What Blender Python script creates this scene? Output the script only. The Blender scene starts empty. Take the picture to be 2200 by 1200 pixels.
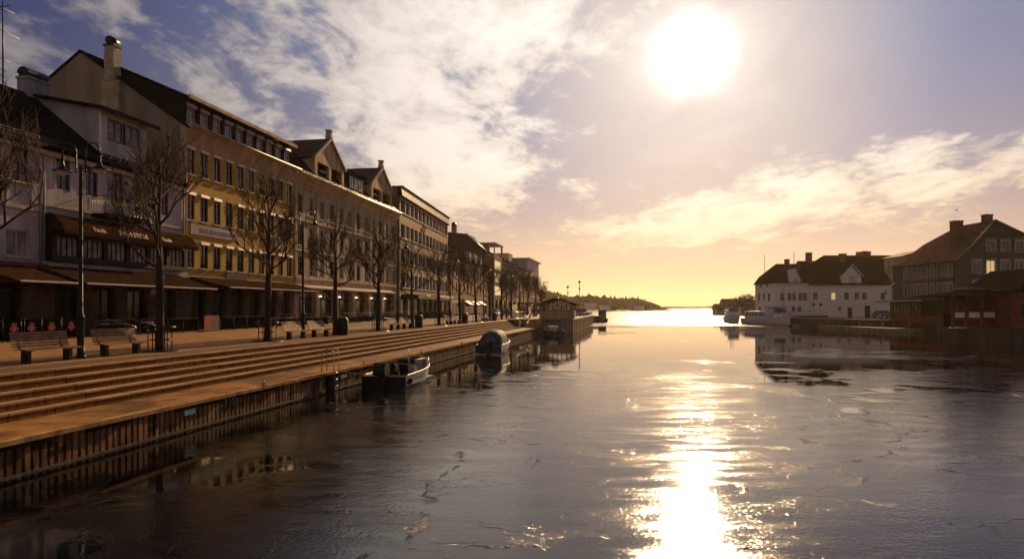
import bpy, bmesh, math, random
from math import sin, cos, radians as R, pi, sqrt, atan2
from mathutils import Vector, Matrix, Euler
random.seed(7)
scene = bpy.context.scene
col = scene.collection

# ------------------------------------------------------------------ camera
cam_d = bpy.data.cameras.new('camera'); cam = bpy.data.objects.new('camera', cam_d); col.objects.link(cam)
CZ = 3.6
cam.location = (0, 0, CZ); cam.rotation_euler = (R(90), 0, 0)
cam_d.lens = 24; cam_d.sensor_width = 36; cam_d.shift_y = 60 / 2200
cam_d.clip_start = 0.1; cam_d.clip_end = 20000
scene.camera = cam
scene.render.engine = 'CYCLES'
scene.cycles.use_denoising = True
scene.cycles.max_bounces = 6
scene.cycles.diffuse_bounces = 2
scene.cycles.glossy_bounces = 4
scene.cycles.transparent_max_bounces = 8
scene.cycles.volume_bounces = 0
scene.cycles.sample_clamp_indirect = 6
scene.view_settings.view_transform = 'Standard'
scene.view_settings.look = 'None'
scene.view_settings.gamma = 1
scene.view_settings.exposure = 0.2

# ------------------------------------------------------------------ node helper
class NT:
    def __init__(s, tree): s.t = tree; s.n = tree.nodes; s.l = tree.links
    def node(s, typ, **kw):
        n = s.n.new(typ)
        for k, v in kw.items(): setattr(n, k, v)
        return n
    def put(s, sock, v):
        if isinstance(v, bpy.types.NodeSocket): s.l.new(v, sock)
        elif v is not None: sock.default_value = v
    def m(s, op, a, b=None, c=None, clamp=False):
        n = s.node('ShaderNodeMath', operation=op, use_clamp=clamp)
        s.put(n.inputs[0], a); s.put(n.inputs[1], b); s.put(n.inputs[2], c)
        return n.outputs[0]
    def vm(s, op, a, b=None):
        n = s.node('ShaderNodeVectorMath', operation=op)
        s.put(n.inputs[0], a); s.put(n.inputs[1], b)
        return n.outputs['Value'] if op in ('DOT_PRODUCT', 'LENGTH', 'DISTANCE') else n.outputs[0]
    def mix(s, f, a, b, mode='MIX'):
        n = s.node('ShaderNodeMix', data_type='RGBA', blend_type=mode)
        n.clamp_factor = True
        s.put(n.inputs[0], f)
        for i, v in ((6, a), (7, b)):
            if isinstance(v, (tuple, list)): v = tuple(v)[:3] + (1,)
            s.put(n.inputs[i], v)
        return n.outputs[2]
    def ramp(s, v, lo, hi, a=0.0, b=1.0, interp='SMOOTHSTEP'):
        n = s.node('ShaderNodeMapRange', interpolation_type=interp)
        for i, x in enumerate((v, lo, hi, a, b)): s.put(n.inputs[i], x)
        return n.outputs[0]
    def noise(s, vec, scale, detail=4, rough=.55, dist=0.0, out=0, dim='3D'):
        n = s.node('ShaderNodeTexNoise', noise_dimensions=dim)
        s.put(n.inputs['Vector'], vec); n.inputs['Scale'].default_value = scale
        n.inputs['Detail'].default_value = detail; n.inputs['Roughness'].default_value = rough
        n.inputs['Distortion'].default_value = dist
        return n.outputs[out]
    def mapping(s, vec, scale=(1, 1, 1), rot=(0, 0, 0), loc=(0, 0, 0)):
        n = s.node('ShaderNodeMapping'); s.put(n.inputs[0], vec)
        n.inputs['Scale'].default_value = scale; n.inputs['Rotation'].default_value = rot; n.inputs['Location'].default_value = loc
        return n.outputs[0]
    def xyz(s, v):
        n = s.node('ShaderNodeSeparateXYZ'); s.put(n.inputs[0], v); return n.outputs
    def comb(s, x, y, z):
        n = s.node('ShaderNodeCombineXYZ')
        for i, q in enumerate((x, y, z)): s.put(n.inputs[i], q)
        return n.outputs[0]

# ------------------------------------------------------------------ sun + sky
SUN_AZ, SUN_EL = R(14.9), R(20.0)
SD = Vector((sin(SUN_AZ) * cos(SUN_EL), cos(SUN_AZ) * cos(SUN_EL), sin(SUN_EL)))
sun_d = bpy.data.lights.new('sun', 'SUN'); sun = bpy.data.objects.new('sun', sun_d); col.objects.link(sun)
sun_d.energy = 5.0; sun_d.angle = R(0.53); sun_d.color = (1.0, 0.65, 0.32)
sun.rotation_euler = (-SD).to_track_quat('-Z', 'Y').to_euler()
sun.location = (40, 150, 60)

world = bpy.data.worlds.new('World'); scene.world = world; world.use_nodes = True
W = NT(world.node_tree); W.n.clear()
out = W.node('ShaderNodeOutputWorld'); bg = W.node('ShaderNodeBackground')
W.l.new(bg.outputs[0], out.inputs[0])
sky = W.node('ShaderNodeTexSky', sky_type='NISHITA', sun_disc=False)
sky.sun_elevation = SUN_EL; sky.sun_rotation = SUN_AZ
sky.air_density = 1.3; sky.dust_density = 1.6; sky.ozone_density = 1.5; sky.altitude = 0
tc = W.node('ShaderNodeTexCoord'); D = W.vm('NORMALIZE', tc.outputs['Generated'])
x, y, z = W.xyz(D)
zc = W.m('MAXIMUM', z, 0.0)
cosT = W.vm('DOT_PRODUCT', D, tuple(SD))
ang = W.m('MULTIPLY', W.m('ARCCOSINE', W.m('MINIMUM', cosT, 0.99999)), 180 / pi)      # degrees from the sun
az = W.m('MULTIPLY', W.m('ARCTAN2', x, y), 180 / pi)
el = W.m('MULTIPLY', W.m('ARCSINE', zc), 180 / pi)
near = W.ramp(ang, 50, 12)
base = W.mix(near, (.008, .031, .118), (.150, .200, .36))
base = W.mix(W.ramp(ang, 19, 4), base, (.53, .475, .45))
wide = W.ramp(ang, 75, 12)
hz = W.m('EXPONENT', W.m('MULTIPLY', el, -1 / 6.2))
base = W.mix(W.m('MULTIPLY', hz, W.m('ADD', W.m('MULTIPLY', wide, .85), .10)), base, (1.45, .86, .33))
base = W.mix(W.ramp(ang, 60, 90), base, (.19, .155, .16))
def blob(a0, e0, ra, re):
    da = W.m('DIVIDE', W.m('SUBTRACT', az, a0), ra); de = W.m('DIVIDE', W.m('SUBTRACT', el, e0), re)
    return W.m('EXPONENT', W.m('MULTIPLY', W.m('ADD', W.m('MULTIPLY', da, da), W.m('MULTIPLY', de, de)), -1.0))
den = W.m('ADD', zc, .16)
P = W.comb(W.m('DIVIDE', x, den), W.m('DIVIDE', y, den), 0.0)
warp = W.vm('ADD', P, W.vm('SCALE', W.noise(P, 2.2, 3, .5, out=1)))
PM = W.mapping(P, scale=(1.0, 0.62, 1), rot=(0, 0, R(-38)))
n1 = W.noise(PM, 5.2, 9, .60, .55)
n2 = W.noise(PM, 1.7, 4, .5, .3)
n3 = W.noise(W.mapping(P, scale=(1.0, .9, 1), rot=(0, 0, R(20)), loc=(3, 1, 0)), 17.0, 6, .6, .2)
cov = W.m('ADD', W.m('ADD', blob(-12, 18.5, 16, 9.5), blob(-41, 12, 12, 9)), W.m('MULTIPLY', blob(29, 9.4, 19, 3.4), .98))
cov = W.m('ADD', cov, W.m('MULTIPLY', blob(-4.5, 10.8, 7.5, 3.2), .9))
cov = W.m('ADD', cov, W.m('MULTIPLY', blob(8, 4.5, 26, 2.4), .6))
cov = W.m('ADD', cov, W.m('MULTIPLY', blob(15, 7.0, 9, 1.9), .7))
cov = W.m('ADD', cov, W.m('MULTIPLY', blob(-32, 21, 3.2, 1.8), .55))
cov = W.m('ADD', cov, W.m('MULTIPLY', blob(3, 25, 13, 7), .85))
cov = W.m('ADD', cov, W.m('MULTIPLY', blob(40, 17, 4, 4), .45))
dens = W.m('ADD', W.m('ADD', W.m('MULTIPLY', n1, .62), W.m('MULTIPLY', n2, .38)), W.m('MULTIPLY', W.m('SUBTRACT', n3, .5), .22))
thr = W.m('SUBTRACT', dens, W.m('SUBTRACT', .74, W.m('MULTIPLY', W.m('MINIMUM', cov, 1.15), .385)))
mask = W.ramp(thr, -.03, .11)
cnear = W.ramp(ang, 55, 8)
ccol = W.mix(cnear, (.22, .195, .20), (.98, .87, .76))
ccol = W.mix(W.ramp(el, 15, 3), ccol, (.92, .67, .40))
shade = W.ramp(thr, .02, .24, .78, 1.18)
ccol = W.mix(1.0, ccol, W.comb(shade, shade, shade), 'MULTIPLY')
mix = W.mix(W.m('MULTIPLY', mask, .88), base, ccol)
def gl(A, n, c):
    v = W.m('MULTIPLY', W.m('POWER', W.m('MAXIMUM', cosT, 0.0), n), A)
    return W.vm('MULTIPLY', W.comb(v, v, v), c)
q_ = W.m('DIVIDE', ang, 1.08); pl_ = W.m('MULTIPLY', W.m('DIVIDE', 3.8, W.m('ADD', 1.0, W.m('MULTIPLY', q_, q_))), W.ramp(W.noise(PM, 3.2, 6, .6, .8), .30, .70, .45, 1.5, 'LINEAR'))
g = W.vm('ADD', gl(4.0, 2600, (1, .93, .82)), W.vm('MULTIPLY', W.comb(pl_, pl_, pl_), (1, .90, .78)))
g = W.vm('ADD', g, gl(.022, 10, (1, .72, .45)))
custom = W.vm('ADD', mix, g)
nish = W.vm('MULTIPLY', sky.outputs[0], (.028, .030, .045))
nm = W.node('ShaderNodeVectorMath', operation='SCALE'); W.put(nm.inputs[0], custom); nm.inputs['Scale'].default_value = 8.9
tot = W.vm('ADD', nish, nm.outputs[0])
W.l.new(tot, bg.inputs['Color']); bg.inputs['Strength'].default_value = 0.1
world.cycles.sampling_method = 'MANUAL'; world.cycles.sample_map_resolution = 1024

# ------------------------------------------------------------------ street frame
A = R(10.05); SA, CA = sin(A), cos(A); ROT = pi / 2 - A
ZP = 1.88            # plaza level
ZQ = 0.86            # low promenade level
F = 1467.0
def SDp(s, d, z=0.0): return Vector((s * SA - d * CA, s * CA + d * SA, z))
def s_at(px, d):
    rx = (px - 1100) / F; l = -rx * CA + SA; t = d / l
    return t * (rx * SA + CA)
def XY(px, t): return ((px - 1100) / F * t, t)

# ------------------------------------------------------------------ materials
MATS = {}
def mat(name, colr, rough=.7, metal=0, var=.25, scale=3.0, bump=0.0, bscale=20, spec=.3, emit=None, estr=0, col2=None, coat=0, world_xy=False, streak=False):
    if name in MATS: return MATS[name]
    m = bpy.data.materials.new(name); m.use_nodes = True; T = NT(m.node_tree)
    b = T.n['Principled BSDF']
    tc = T.node('ShaderNodeTexCoord'); v = tc.outputs['Object']
    if world_xy: v = T.node('ShaderNodeNewGeometry').outputs['Position']
    if var or col2:
        mv = T.mapping(v, scale=(1, 1, .25)) if streak else v
        n = T.noise(mv, scale, 6, .62)
        c2 = col2 or tuple(c * (1 - var) for c in colr)
        c1 = tuple(min(1, c * (1 + var * .5)) for c in colr)
        f = T.ramp(n, .35, .65)
        c = T.mix(f, c2, c1)
        n2 = T.noise(v, scale * 9, 4, .6)
        c = T.mix(T.ramp(n2, .35, .7, 0, .35), c, tuple(q * .6 for q in colr))
        T.l.new(c, b.inputs['Base Color'])
        T.l.new(T.ramp(n2, .3, .7, rough * .85, min(1, rough * 1.15), 'LINEAR'), b.inputs['Roughness'])
    else:
        b.inputs['Base Color'].default_value = tuple(colr) + (1,); b.inputs['Roughness'].default_value = rough
    b.inputs['Metallic'].default_value = metal
    b.inputs['Specular IOR Level'].default_value = spec
    if coat: b.inputs['Coat Weight'].default_value = coat
    if bump:
        bn = T.node('ShaderNodeBump'); bn.inputs['Strength'].default_value = bump; bn.inputs['Distance'].default_value = .03
        T.l.new(T.noise(v, bscale, 5, .6), bn.inputs['Height']); T.l.new(bn.outputs[0], b.inputs['Normal'])
    if emit:
        b.inputs['Emission Color'].default_value = tuple(emit) + (1,); b.inputs['Emission Strength'].default_value = estr
    MATS[name] = m; return m
def pattern_mat(name, colr, col2, mortar, bw, bh, msize=.02, rough=.8, axes='xz', var=.3, bump=.5, nscale=14, offset=.5, spec=.1, world=False, mot=.5):
    """blocks, bricks, tiles or setts laid on the object's own axes"""
    m = bpy.data.materials.new(name); m.use_nodes = True; T = NT(m.node_tree); b = T.n['Principled BSDF']
    v = T.node('ShaderNodeNewGeometry').outputs['Position'] if world else T.node('ShaderNodeTexCoord').outputs['Object']
    if world: v = T.mapping(v, rot=(0, 0, -ROT))
    X, Y, Z = T.xyz(v)
    q = {'x': X, 'y': Y, 'z': Z}; vec = T.comb(q[axes[0]], q[axes[1]], 0.0)
    br = T.node('ShaderNodeTexBrick'); T.l.new(vec, br.inputs['Vector'])
    br.offset = offset
    br.inputs['Color1'].default_value = tuple(colr) + (1,); br.inputs['Color2'].default_value = tuple(col2) + (1,); br.inputs['Mortar'].default_value = tuple(mortar) + (1,)
    br.inputs['Scale'].default_value = 1; br.inputs['Mortar Size'].default_value = msize; br.inputs['Brick Width'].default_value = bw; br.inputs['Row Height'].default_value = bh
    n = T.noise(v, nscale, 6, .65); n2 = T.noise(v, nscale * .12, 5, .6)
    c = T.mix(T.ramp(n, .35, .68, 0, mot), br.outputs['Color'], tuple(k * .45 for k in colr))
    c = T.mix(T.ramp(n2, .4, .7, 0, var), c, tuple(k * .5 for k in col2))
    T.l.new(c, b.inputs['Base Color']); b.inputs['Roughness'].default_value = rough; b.inputs['Specular IOR Level'].default_value = spec
    h = T.m('ADD', T.m('MULTIPLY', br.outputs['Fac'], -1.0), T.m('MULTIPLY', n, .7))
    bn = T.node('ShaderNodeBump'); bn.inputs['Strength'].default_value = bump; bn.inputs['Distance'].default_value = .02
    T.l.new(h, bn.inputs['Height']); T.l.new(bn.outputs[0], b.inputs['Normal'])
    MATS[name] = m; return m

# ------------------------------------------------------------------ mesh builder
class MB:
    def __init__(s): s.v = []; s.f = []; s.sm = []
    def quad(s, a, b, c, d): s.poly((a, b, c, d))
    def poly(s, pts, smooth=False):
        i = len(s.v); s.v += [tuple(p) for p in pts]; s.f.append(tuple(range(i, i + len(pts)))); s.sm.append(smooth); return s
    def box(s, x0, x1, y0, y1, z0, z1, skip=''):
        i = len(s.v)
        s.v += [(x0, y0, z0), (x1, y0, z0), (x1, y1, z0), (x0, y1, z0), (x0, y0, z1), (x1, y0, z1), (x1, y1, z1), (x0, y1, z1)]
        for k, q in (('b', (0, 3, 2, 1)), ('t', (4, 5, 6, 7)), ('f', (0, 1, 5, 4)), ('r', (1, 2, 6, 5)), ('k', (2, 3, 7, 6)), ('l', (3, 0, 4, 7))):
            if k not in skip: s.f.append(tuple(i + j for j in q)); s.sm.append(False)
        return s
    def prism(s, pts, h0, h1, axis='z'):
        """extrude 2D polygon; axis z: pts=(x,y); axis x: pts=(y,z); axis y: pts=(x,z)"""
        def mk(p, h):
            return {'z': (p[0], p[1], h), 'x': (h, p[0], p[1]), 'y': (p[0], h, p[1])}[axis]
        i = len(s.v); n = len(pts)
        s.v += [mk(p, h0) for p in pts] + [mk(p, h1) for p in pts]
        ar = sum(pts[k][0] * pts[(k + 1) % n][1] - pts[(k + 1) % n][0] * pts[k][1] for k in range(n))
        flip = (ar < 0) != (axis == 'y')
        fs = [tuple(i + k for k in range(n))[::-1], tuple(i + n + k for k in range(n))]
        fs += [(i + k, i + (k + 1) % n, i + n + (k + 1) % n, i + n + k) for k in range(n)]
        if h1 < h0: flip = not flip
        for f in fs: s.f.append(f[::-1] if flip else f); s.sm.append(False)
        return s
    def tube(s, pts, r, n=6, cap=True, smooth=True):
        pts = [Vector(p) for p in pts]; rs = r if isinstance(r, (list, tuple)) else [r] * len(pts)
        i0 = len(s.v); up = Vector((0, 0, 1)); prev = None
        for k, p in enumerate(pts):
            t = (pts[min(k + 1, len(pts) - 1)] - pts[max(k - 1, 0)])
            if t.length < 1e-9: t = Vector((0, 0, 1))
            t.normalize()
            if prev is None:
                a = t.cross(up if abs(t.z) < .95 else Vector((1, 0, 0))).normalized()
            else:
                a = (prev - t * prev.dot(t))
                a = a.normalized() if a.length > 1e-6 else t.orthogonal().normalized()
            prev = a; b = t.cross(a)
            for j in range(n):
                w = 2 * pi * j / n + (pi / 4 if n == 4 else 0)
                s.v.append(tuple(p + (a * cos(w) + b * sin(w)) * rs[k]))
        for k in range(len(pts) - 1):
            for j in range(n):
                q = i0 + k * n
                s.f.append((q + j, q + (j + 1) % n, q + n + (j + 1) % n, q + n + j)); s.sm.append(smooth)
        if cap:
            s.f.append(tuple(i0 + j for j in range(n))[::-1]); s.sm.append(False)
            q = i0 + (len(pts) - 1) * n
            s.f.append(tuple(q + j for j in range(n))); s.sm.append(False)
        return s
    def lathe(s, prof, n=12, c=(0, 0), smooth=True):
        i0 = len(s.v)
        for r, z in prof:
            for j in range(n):
                w = 2 * pi * j / n; s.v.append((c[0] + r * cos(w), c[1] + r * sin(w), z))
        for k in range(len(prof) - 1):
            for j in range(n):
                q = i0 + k * n; s.f.append((q + j, q + (j + 1) % n, q + n + (j + 1) % n, q + n + j)); s.sm.append(smooth)
        return s
    def grid(s, rows, smooth=True, close=False):
        """rows: list of lists of points"""
        i0 = len(s.v); w = len(rows[0])
        for r in rows: s.v += [tuple(p) for p in r]
        for a in range(len(rows) - 1):
            for b in range(w if close else w - 1):
                q = i0 + a * w; s.f.append((q + b, q + (b + 1) % w, q + w + (b + 1) % w, q + w + b)); s.sm.append(smooth)
        return s
    def mesh(s, name, m):
        me = bpy.data.meshes.new(name); me.from_pydata(s.v, [], s.f)
        me.polygons.foreach_set('use_smooth', s.sm)
        me.materials.append(m if not isinstance(m, str) else MATS[m]); me.update()
        return me
    def build(s, name, m, parent=None):
        return place(name, s.mesh(name, m), parent)
def place(name, me, parent=None, loc=(0, 0, 0), rz=0):
    o = bpy.data.objects.new(name, me); col.objects.link(o); o.location = loc
    if rz: o.rotation_euler.z = rz
    if parent: o.parent = parent
    return o
def tag(o, label, cat, group=None, kind=None):
    if label: o['label'] = label
    if cat: o['category'] = cat
    if group: o['group'] = group
    if kind: o['kind'] = kind
    return o
def thing(name, label, cat, loc, rz=0, group=None):
    return tag(place(name, None, None, loc, rz), label, cat, group)
def st_thing(name, label, cat, s, d, z=ZP, group=None, rz=0):
    return thing(name, label, cat, SDp(s, d, z), ROT + rz, group)
def struct(o): o['kind'] = 'structure'; return o
def st(mb):   # street coords (s,d,z) -> world
    mb.v = [tuple(SDp(*v)) for v in mb.v]; return mb
def copy_tree(o, parent=None):
    c = o.copy(); col.objects.link(c); c.parent = parent
    for ch in [q for q in o.children]:
        copy_tree(ch, c)
    return c
def another(o, label, loc, rz=None):
    c = copy_tree(o); c.location = loc
    if rz is not None: c.rotation_euler.z = rz
    if label: c['label'] = label
    return c
# ------------------------------------------------------------------ setting: water, banks, steps
def water_material():
    m = bpy.data.materials.new('icy water'); m.use_nodes = True; T = NT(m.node_tree); b = T.n['Principled BSDF']
    pos = T.node('ShaderNodeNewGeometry').outputs['Position']
    p2 = T.mapping(pos, scale=(1, 1, 0)); PX, PY, _ = T.xyz(pos)
    qd = T.m('SUBTRACT', T.m('MULTIPLY', PY, SA), T.m('MULTIPLY', PX, CA))            # distance across the street axis: the quay is at 12.6
    big = T.noise(T.mapping(p2, scale=(.8, 1, 1)), .06, 5, .55, .8)                   # sheets of thin ice among open water
    mid = T.noise(p2, .35, 6, .6, .4)
    bias = T.m('ADD', T.ramp(PY, 52, 20, -.12, .15), T.ramp(qd, 3, 11, 0, -.16))
    sheet = T.ramp(T.m('ADD', T.m('ADD', big, bias), T.m('MULTIPLY', T.m('SUBTRACT', mid, .5), .55)), .45, .53)
    far = T.ramp(T.m('ADD', PY, T.m('MULTIPLY', T.m('SUBTRACT', big, .5), 60)), 118, 150)
    wv = T.vm('ADD', p2, T.vm('MULTIPLY', T.noise(p2, .5, 4, .6, out=1), (2.2, 2.2, 0)))
    vo = T.node('ShaderNodeTexVoronoi', feature='DISTANCE_TO_EDGE'); T.l.new(wv, vo.inputs['Vector']); vo.inputs['Scale'].default_value = .15
    edge = T.ramp(vo.outputs['Distance'], .0, .014, 1, 0)
    edge = T.m('MULTIPLY', edge, T.ramp(T.noise(p2, .9, 3, .6), .48, .58))
    n4 = T.noise(T.mapping(p2, rot=(0, 0, .5)), .13, 7, .55, 1.6)
    line = T.m('MULTIPLY', T.ramp(T.m('ABSOLUTE', T.m('SUBTRACT', n4, .5)), 0, .004, 1, 0), T.ramp(T.noise(p2, .35, 3, .6), .46, .60))
    n5 = T.noise(T.mapping(p2, rot=(0, 0, 1.9), loc=(31, 7, 0)), .2, 7, .6, 1.2)
    line = T.m('MAXIMUM', line, T.m('MULTIPLY', T.ramp(T.m('ABSOLUTE', T.m('SUBTRACT', n5, .5)), 0, .0035, 1, 0), T.ramp(T.noise(p2, .5, 3, .6), .50, .62)))
    edge = T.m('MULTIPLY', T.m('MAXIMUM', edge, line), T.m('MULTIPLY', sheet, T.ramp(T.noise(p2, 7.0, 4, .7), .45, .56)))
    fine = T.noise(T.mapping(p2, scale=(1, .8, 1)), 4.5, 7, .72)
    grain = T.node('ShaderNodeTexVoronoi', feature='F1'); T.l.new(p2, grain.inputs['Vector']); grain.inputs['Scale'].default_value = 16; 
    rip = T.noise(T.mapping(p2, scale=(.5, 1.6, 1), rot=(0, 0, .15)), 1.3, 4, .6, .3)
    patch = T.ramp(T.noise(T.mapping(p2, scale=(.45, 1.3, 1)), .9, 7, .62), .42, .60)   # frosted and glassy spots within a sheet
    r = T.m('ADD', .03, T.m('MULTIPLY', sheet, T.m('ADD', T.m('MULTIPLY', patch, .055), .025)))
    r = T.m('ADD', r, T.m('MULTIPLY', T.ramp(mid, .40, .65), T.m('MULTIPLY', sheet, .04)))
    r = T.m('ADD', r, T.m('MULTIPLY', far, .20))
    T.l.new(r, b.inputs['Roughness'])
    c = T.mix(sheet, (.002, .0025, .002), T.mix(patch, (.0015, .0013, .0015), (.0045, .0034, .0036)))
    c = T.mix(T.m('MULTIPLY', edge, .5), c, (.07, .06, .055))
    T.l.new(c, b.inputs['Base Color'])
    b.inputs['IOR'].default_value = 1.35
    h = T.m('MULTIPLY', fine, T.m('ADD', T.m('MULTIPLY', T.m('MULTIPLY', sheet, T.m('ADD', patch, .3)), .0055), .0004))
    h = T.m('ADD', h, T.m('MULTIPLY', grain.outputs['Distance'], T.m('MULTIPLY', sheet, .0028)))
    h = T.m('ADD', h, T.m('MULTIPLY', rip, T.m('ADD', .0014, T.m('MULTIPLY', far, .14))))
    h = T.m('ADD', h, T.m('MULTIPLY', edge, .014))
    h = T.m('ADD', h, T.m('MULTIPLY', sheet, .004))
    bn = T.node('ShaderNodeBump'); bn.inputs['Strength'].default_value = .8; bn.inputs['Distance'].default_value = 1.0
    T.l.new(h, bn.inputs['Height']); T.l.new(bn.outputs[0], b.inputs['Normal'])
    return m
w = MB(); w.poly([(-9000, -300, 0), (9000, -300, 0), (9000, 16000, 0), (-9000, 16000, 0)])
water = struct(w.build('water', water_material()))

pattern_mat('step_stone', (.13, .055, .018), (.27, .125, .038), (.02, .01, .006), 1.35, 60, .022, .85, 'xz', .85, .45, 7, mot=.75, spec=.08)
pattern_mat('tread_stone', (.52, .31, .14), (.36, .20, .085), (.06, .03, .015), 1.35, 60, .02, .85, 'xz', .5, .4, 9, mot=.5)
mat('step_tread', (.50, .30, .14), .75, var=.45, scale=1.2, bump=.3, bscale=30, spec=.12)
mat('promenade_stone', (.29, .14, .038), .6, var=.65, scale=.7, bump=.3, bscale=25, spec=.1)
pattern_mat('plaza_paving', (.34, .18, .06), (.42, .225, .085), (.15, .09, .05), .6, .4, .015, .62, 'xy', .5, .3, 6, world=True, mot=.45, spec=.1)
pattern_mat('setts', (.36, .21, .09), (.25, .14, .06), (.05, .03, .02), .11, .11, .018, .6, 'xy', .3, .9, 30, world=True, mot=.5, spec=.1)
mat('edge_trim', (.50, .34, .2), .42, var=.35, scale=2, bump=.3, bscale=40)
mat('asphalt', (.07, .06, .05), .85, var=.3, scale=2, bump=.3, bscale=60)
mat('concrete', (.30, .24, .18), .8, var=.4, scale=1.1, bump=.3, bscale=20, streak=True)
mat('dark_concrete', (.09, .065, .045), .85, var=.5, scale=1.0, bump=.4, bscale=12, streak=True)
mat('pile_face', (.26, .13, .055), .8, var=.6, scale=3.5, bump=.5, bscale=25, streak=True, col2=(.04, .022, .015), spec=.1)
mat('rusty_pile', (.20, .11, .06), .7, var=.6, scale=2.2, bump=.5, bscale=25, streak=True, col2=(.05, .028, .02))
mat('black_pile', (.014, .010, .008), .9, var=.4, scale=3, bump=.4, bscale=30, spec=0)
mat('black_metal', (.012, .012, .014), .38, metal=.3, var=.2, scale=6)
mat('steel', (.45, .42, .4), .3, metal=1, var=.15, scale=8)
mat('grass', (.06, .075, .02), .9, var=.5, scale=2, bump=.6, bscale=30)

S0, S1 = -34, 89
D_E, D_I, D_P, TR = 12.57, 14.65, 15.94, .3225
# plaza (left bank, one sheet plus its rim)
g = MB(); g.poly([(S0, D_P + .3, ZP), (S1, D_P + .3, ZP), (S1, 15.94, ZP), (97, 15.94, ZP), (99, 8.6, ZP), (150, 8.6, ZP), (158, 16, ZP), (300, 26, ZP), (300, 140, ZP), (S0, 140, ZP)][::-1])
struct(st(g).build('plaza', 'plaza_paving'))
g = MB(); g.box(S0, S1, D_P + .3, D_P + 1.5, ZP - .1, ZP + .004, 'bfklr'); struct(st(g).build('cobble_strip', 'setts'))
g = MB(); g.box(60, 300, 24.5, 30.5, ZP - .1, ZP + .006, 'bfklr'); struct(st(g).build('road', 'asphalt'))
# steps: five risers, risers and treads
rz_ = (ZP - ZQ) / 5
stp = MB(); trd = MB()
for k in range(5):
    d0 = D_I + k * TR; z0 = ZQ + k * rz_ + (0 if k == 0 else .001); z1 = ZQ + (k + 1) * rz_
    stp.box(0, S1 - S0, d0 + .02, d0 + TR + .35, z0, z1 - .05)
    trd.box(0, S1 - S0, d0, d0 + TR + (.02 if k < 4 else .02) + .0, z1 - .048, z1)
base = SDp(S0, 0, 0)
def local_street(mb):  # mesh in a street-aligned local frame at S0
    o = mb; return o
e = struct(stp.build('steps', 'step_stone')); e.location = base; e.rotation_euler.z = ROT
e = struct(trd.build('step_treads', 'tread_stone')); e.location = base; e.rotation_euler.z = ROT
# low promenade
g = MB(); g.box(S0, 99, D_E + .24, D_I + .4, -.6, ZQ); struct(st(g).build('promenade', 'promenade_stone'))
# sheet pile quay wall
qw = thing('quay_wall', 'low sheet pile quay wall with fluted rusty piles along the promenade', 'quay wall', SDp(S0, D_E, 0), ROT)
c = MB(); L = 99 - S0
c.box(0, L, .0, .24, ZQ - .09, ZQ + .012); c.build('cap', mat('cap_stone', (.42, .25, .11), .9, var=.5, scale=2, bump=.4, bscale=30, spec=0), qw)
rr = random.Random(3)
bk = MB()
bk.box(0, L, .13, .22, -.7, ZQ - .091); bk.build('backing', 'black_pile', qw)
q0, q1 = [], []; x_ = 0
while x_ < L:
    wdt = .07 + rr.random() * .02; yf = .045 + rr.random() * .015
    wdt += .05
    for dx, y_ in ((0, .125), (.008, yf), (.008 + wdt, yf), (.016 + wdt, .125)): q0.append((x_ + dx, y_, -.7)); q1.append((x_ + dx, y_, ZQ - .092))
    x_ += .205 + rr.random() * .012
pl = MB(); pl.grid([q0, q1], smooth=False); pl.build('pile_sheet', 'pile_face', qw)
x_ = 4.0
while x_ < 70:
    l_ = 1.2 + rr.random() * 2.2
    w2 = MB(); w2.box(x_, x_ + l_, -.03, .042, ZQ - .17 - rr.random() * .02, ZQ - .092); x_ += l_ + .35 + rr.random() * 1.6
    w2.build('fender_board', 'black_pile', qw)
w3 = MB(); w3.box(0, L, .03, .118, .06, .13); w3.build('waterline_beam', 'dark_concrete', qw)
sg = MB(); sg.box(16 - .0, 16.62, -.012, .03, .48, .72)
mat('blue_sign', (.20, .36, .50), .3, var=.3, scale=14)
sx = s_at(407, D_E) - S0
sg = MB(); sg.box(sx - .24, sx + .24, -.02, .035, .52, .74)
sg.build('sign_plate', 'blue_sign', qw)
# grey plate near the ladder
sx2 = s_at(738, D_E) - S0
sg = MB(); sg.box(sx2 - .3, sx2 + .3, -.02, .035, .5, .76); sg.build('sign_plate', 'concrete', qw)

# projecting block and higher quay beyond
hq = thing('concrete_quay', 'high concrete quay wall beyond the kiosk, with pale timber fenders', 'quay wall', SDp(99, 8.6, 0), ROT)
h_ = MB(); h_.box(0, 51, 0, .6, -.8, ZP - .15); h_.box(0, .6, .6, 7.3, -.8, ZP - .15); h_.prism([(51, 0), (59, 7.4), (59, 8.4), (51, .6)], -.8, ZP - .15); h_.build('wall', 'concrete', hq)
h_ = MB(); h_.box(-.06, 51, -.06, .6, ZP - .149, ZP + .15); h_.box(-.06, .6, .601, 4.2, ZP - .149, ZP + .02); h_.build('cap', 'edge_trim', hq)
h_ = MB(); h_.box(0, .3, -.18, -.062, .1, ZP - .1); fme = h_.mesh('fender', 'step_tread')
for k in range(16): place('fender', fme, hq, (1.5 + k * 3.1, 0, 0))
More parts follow.
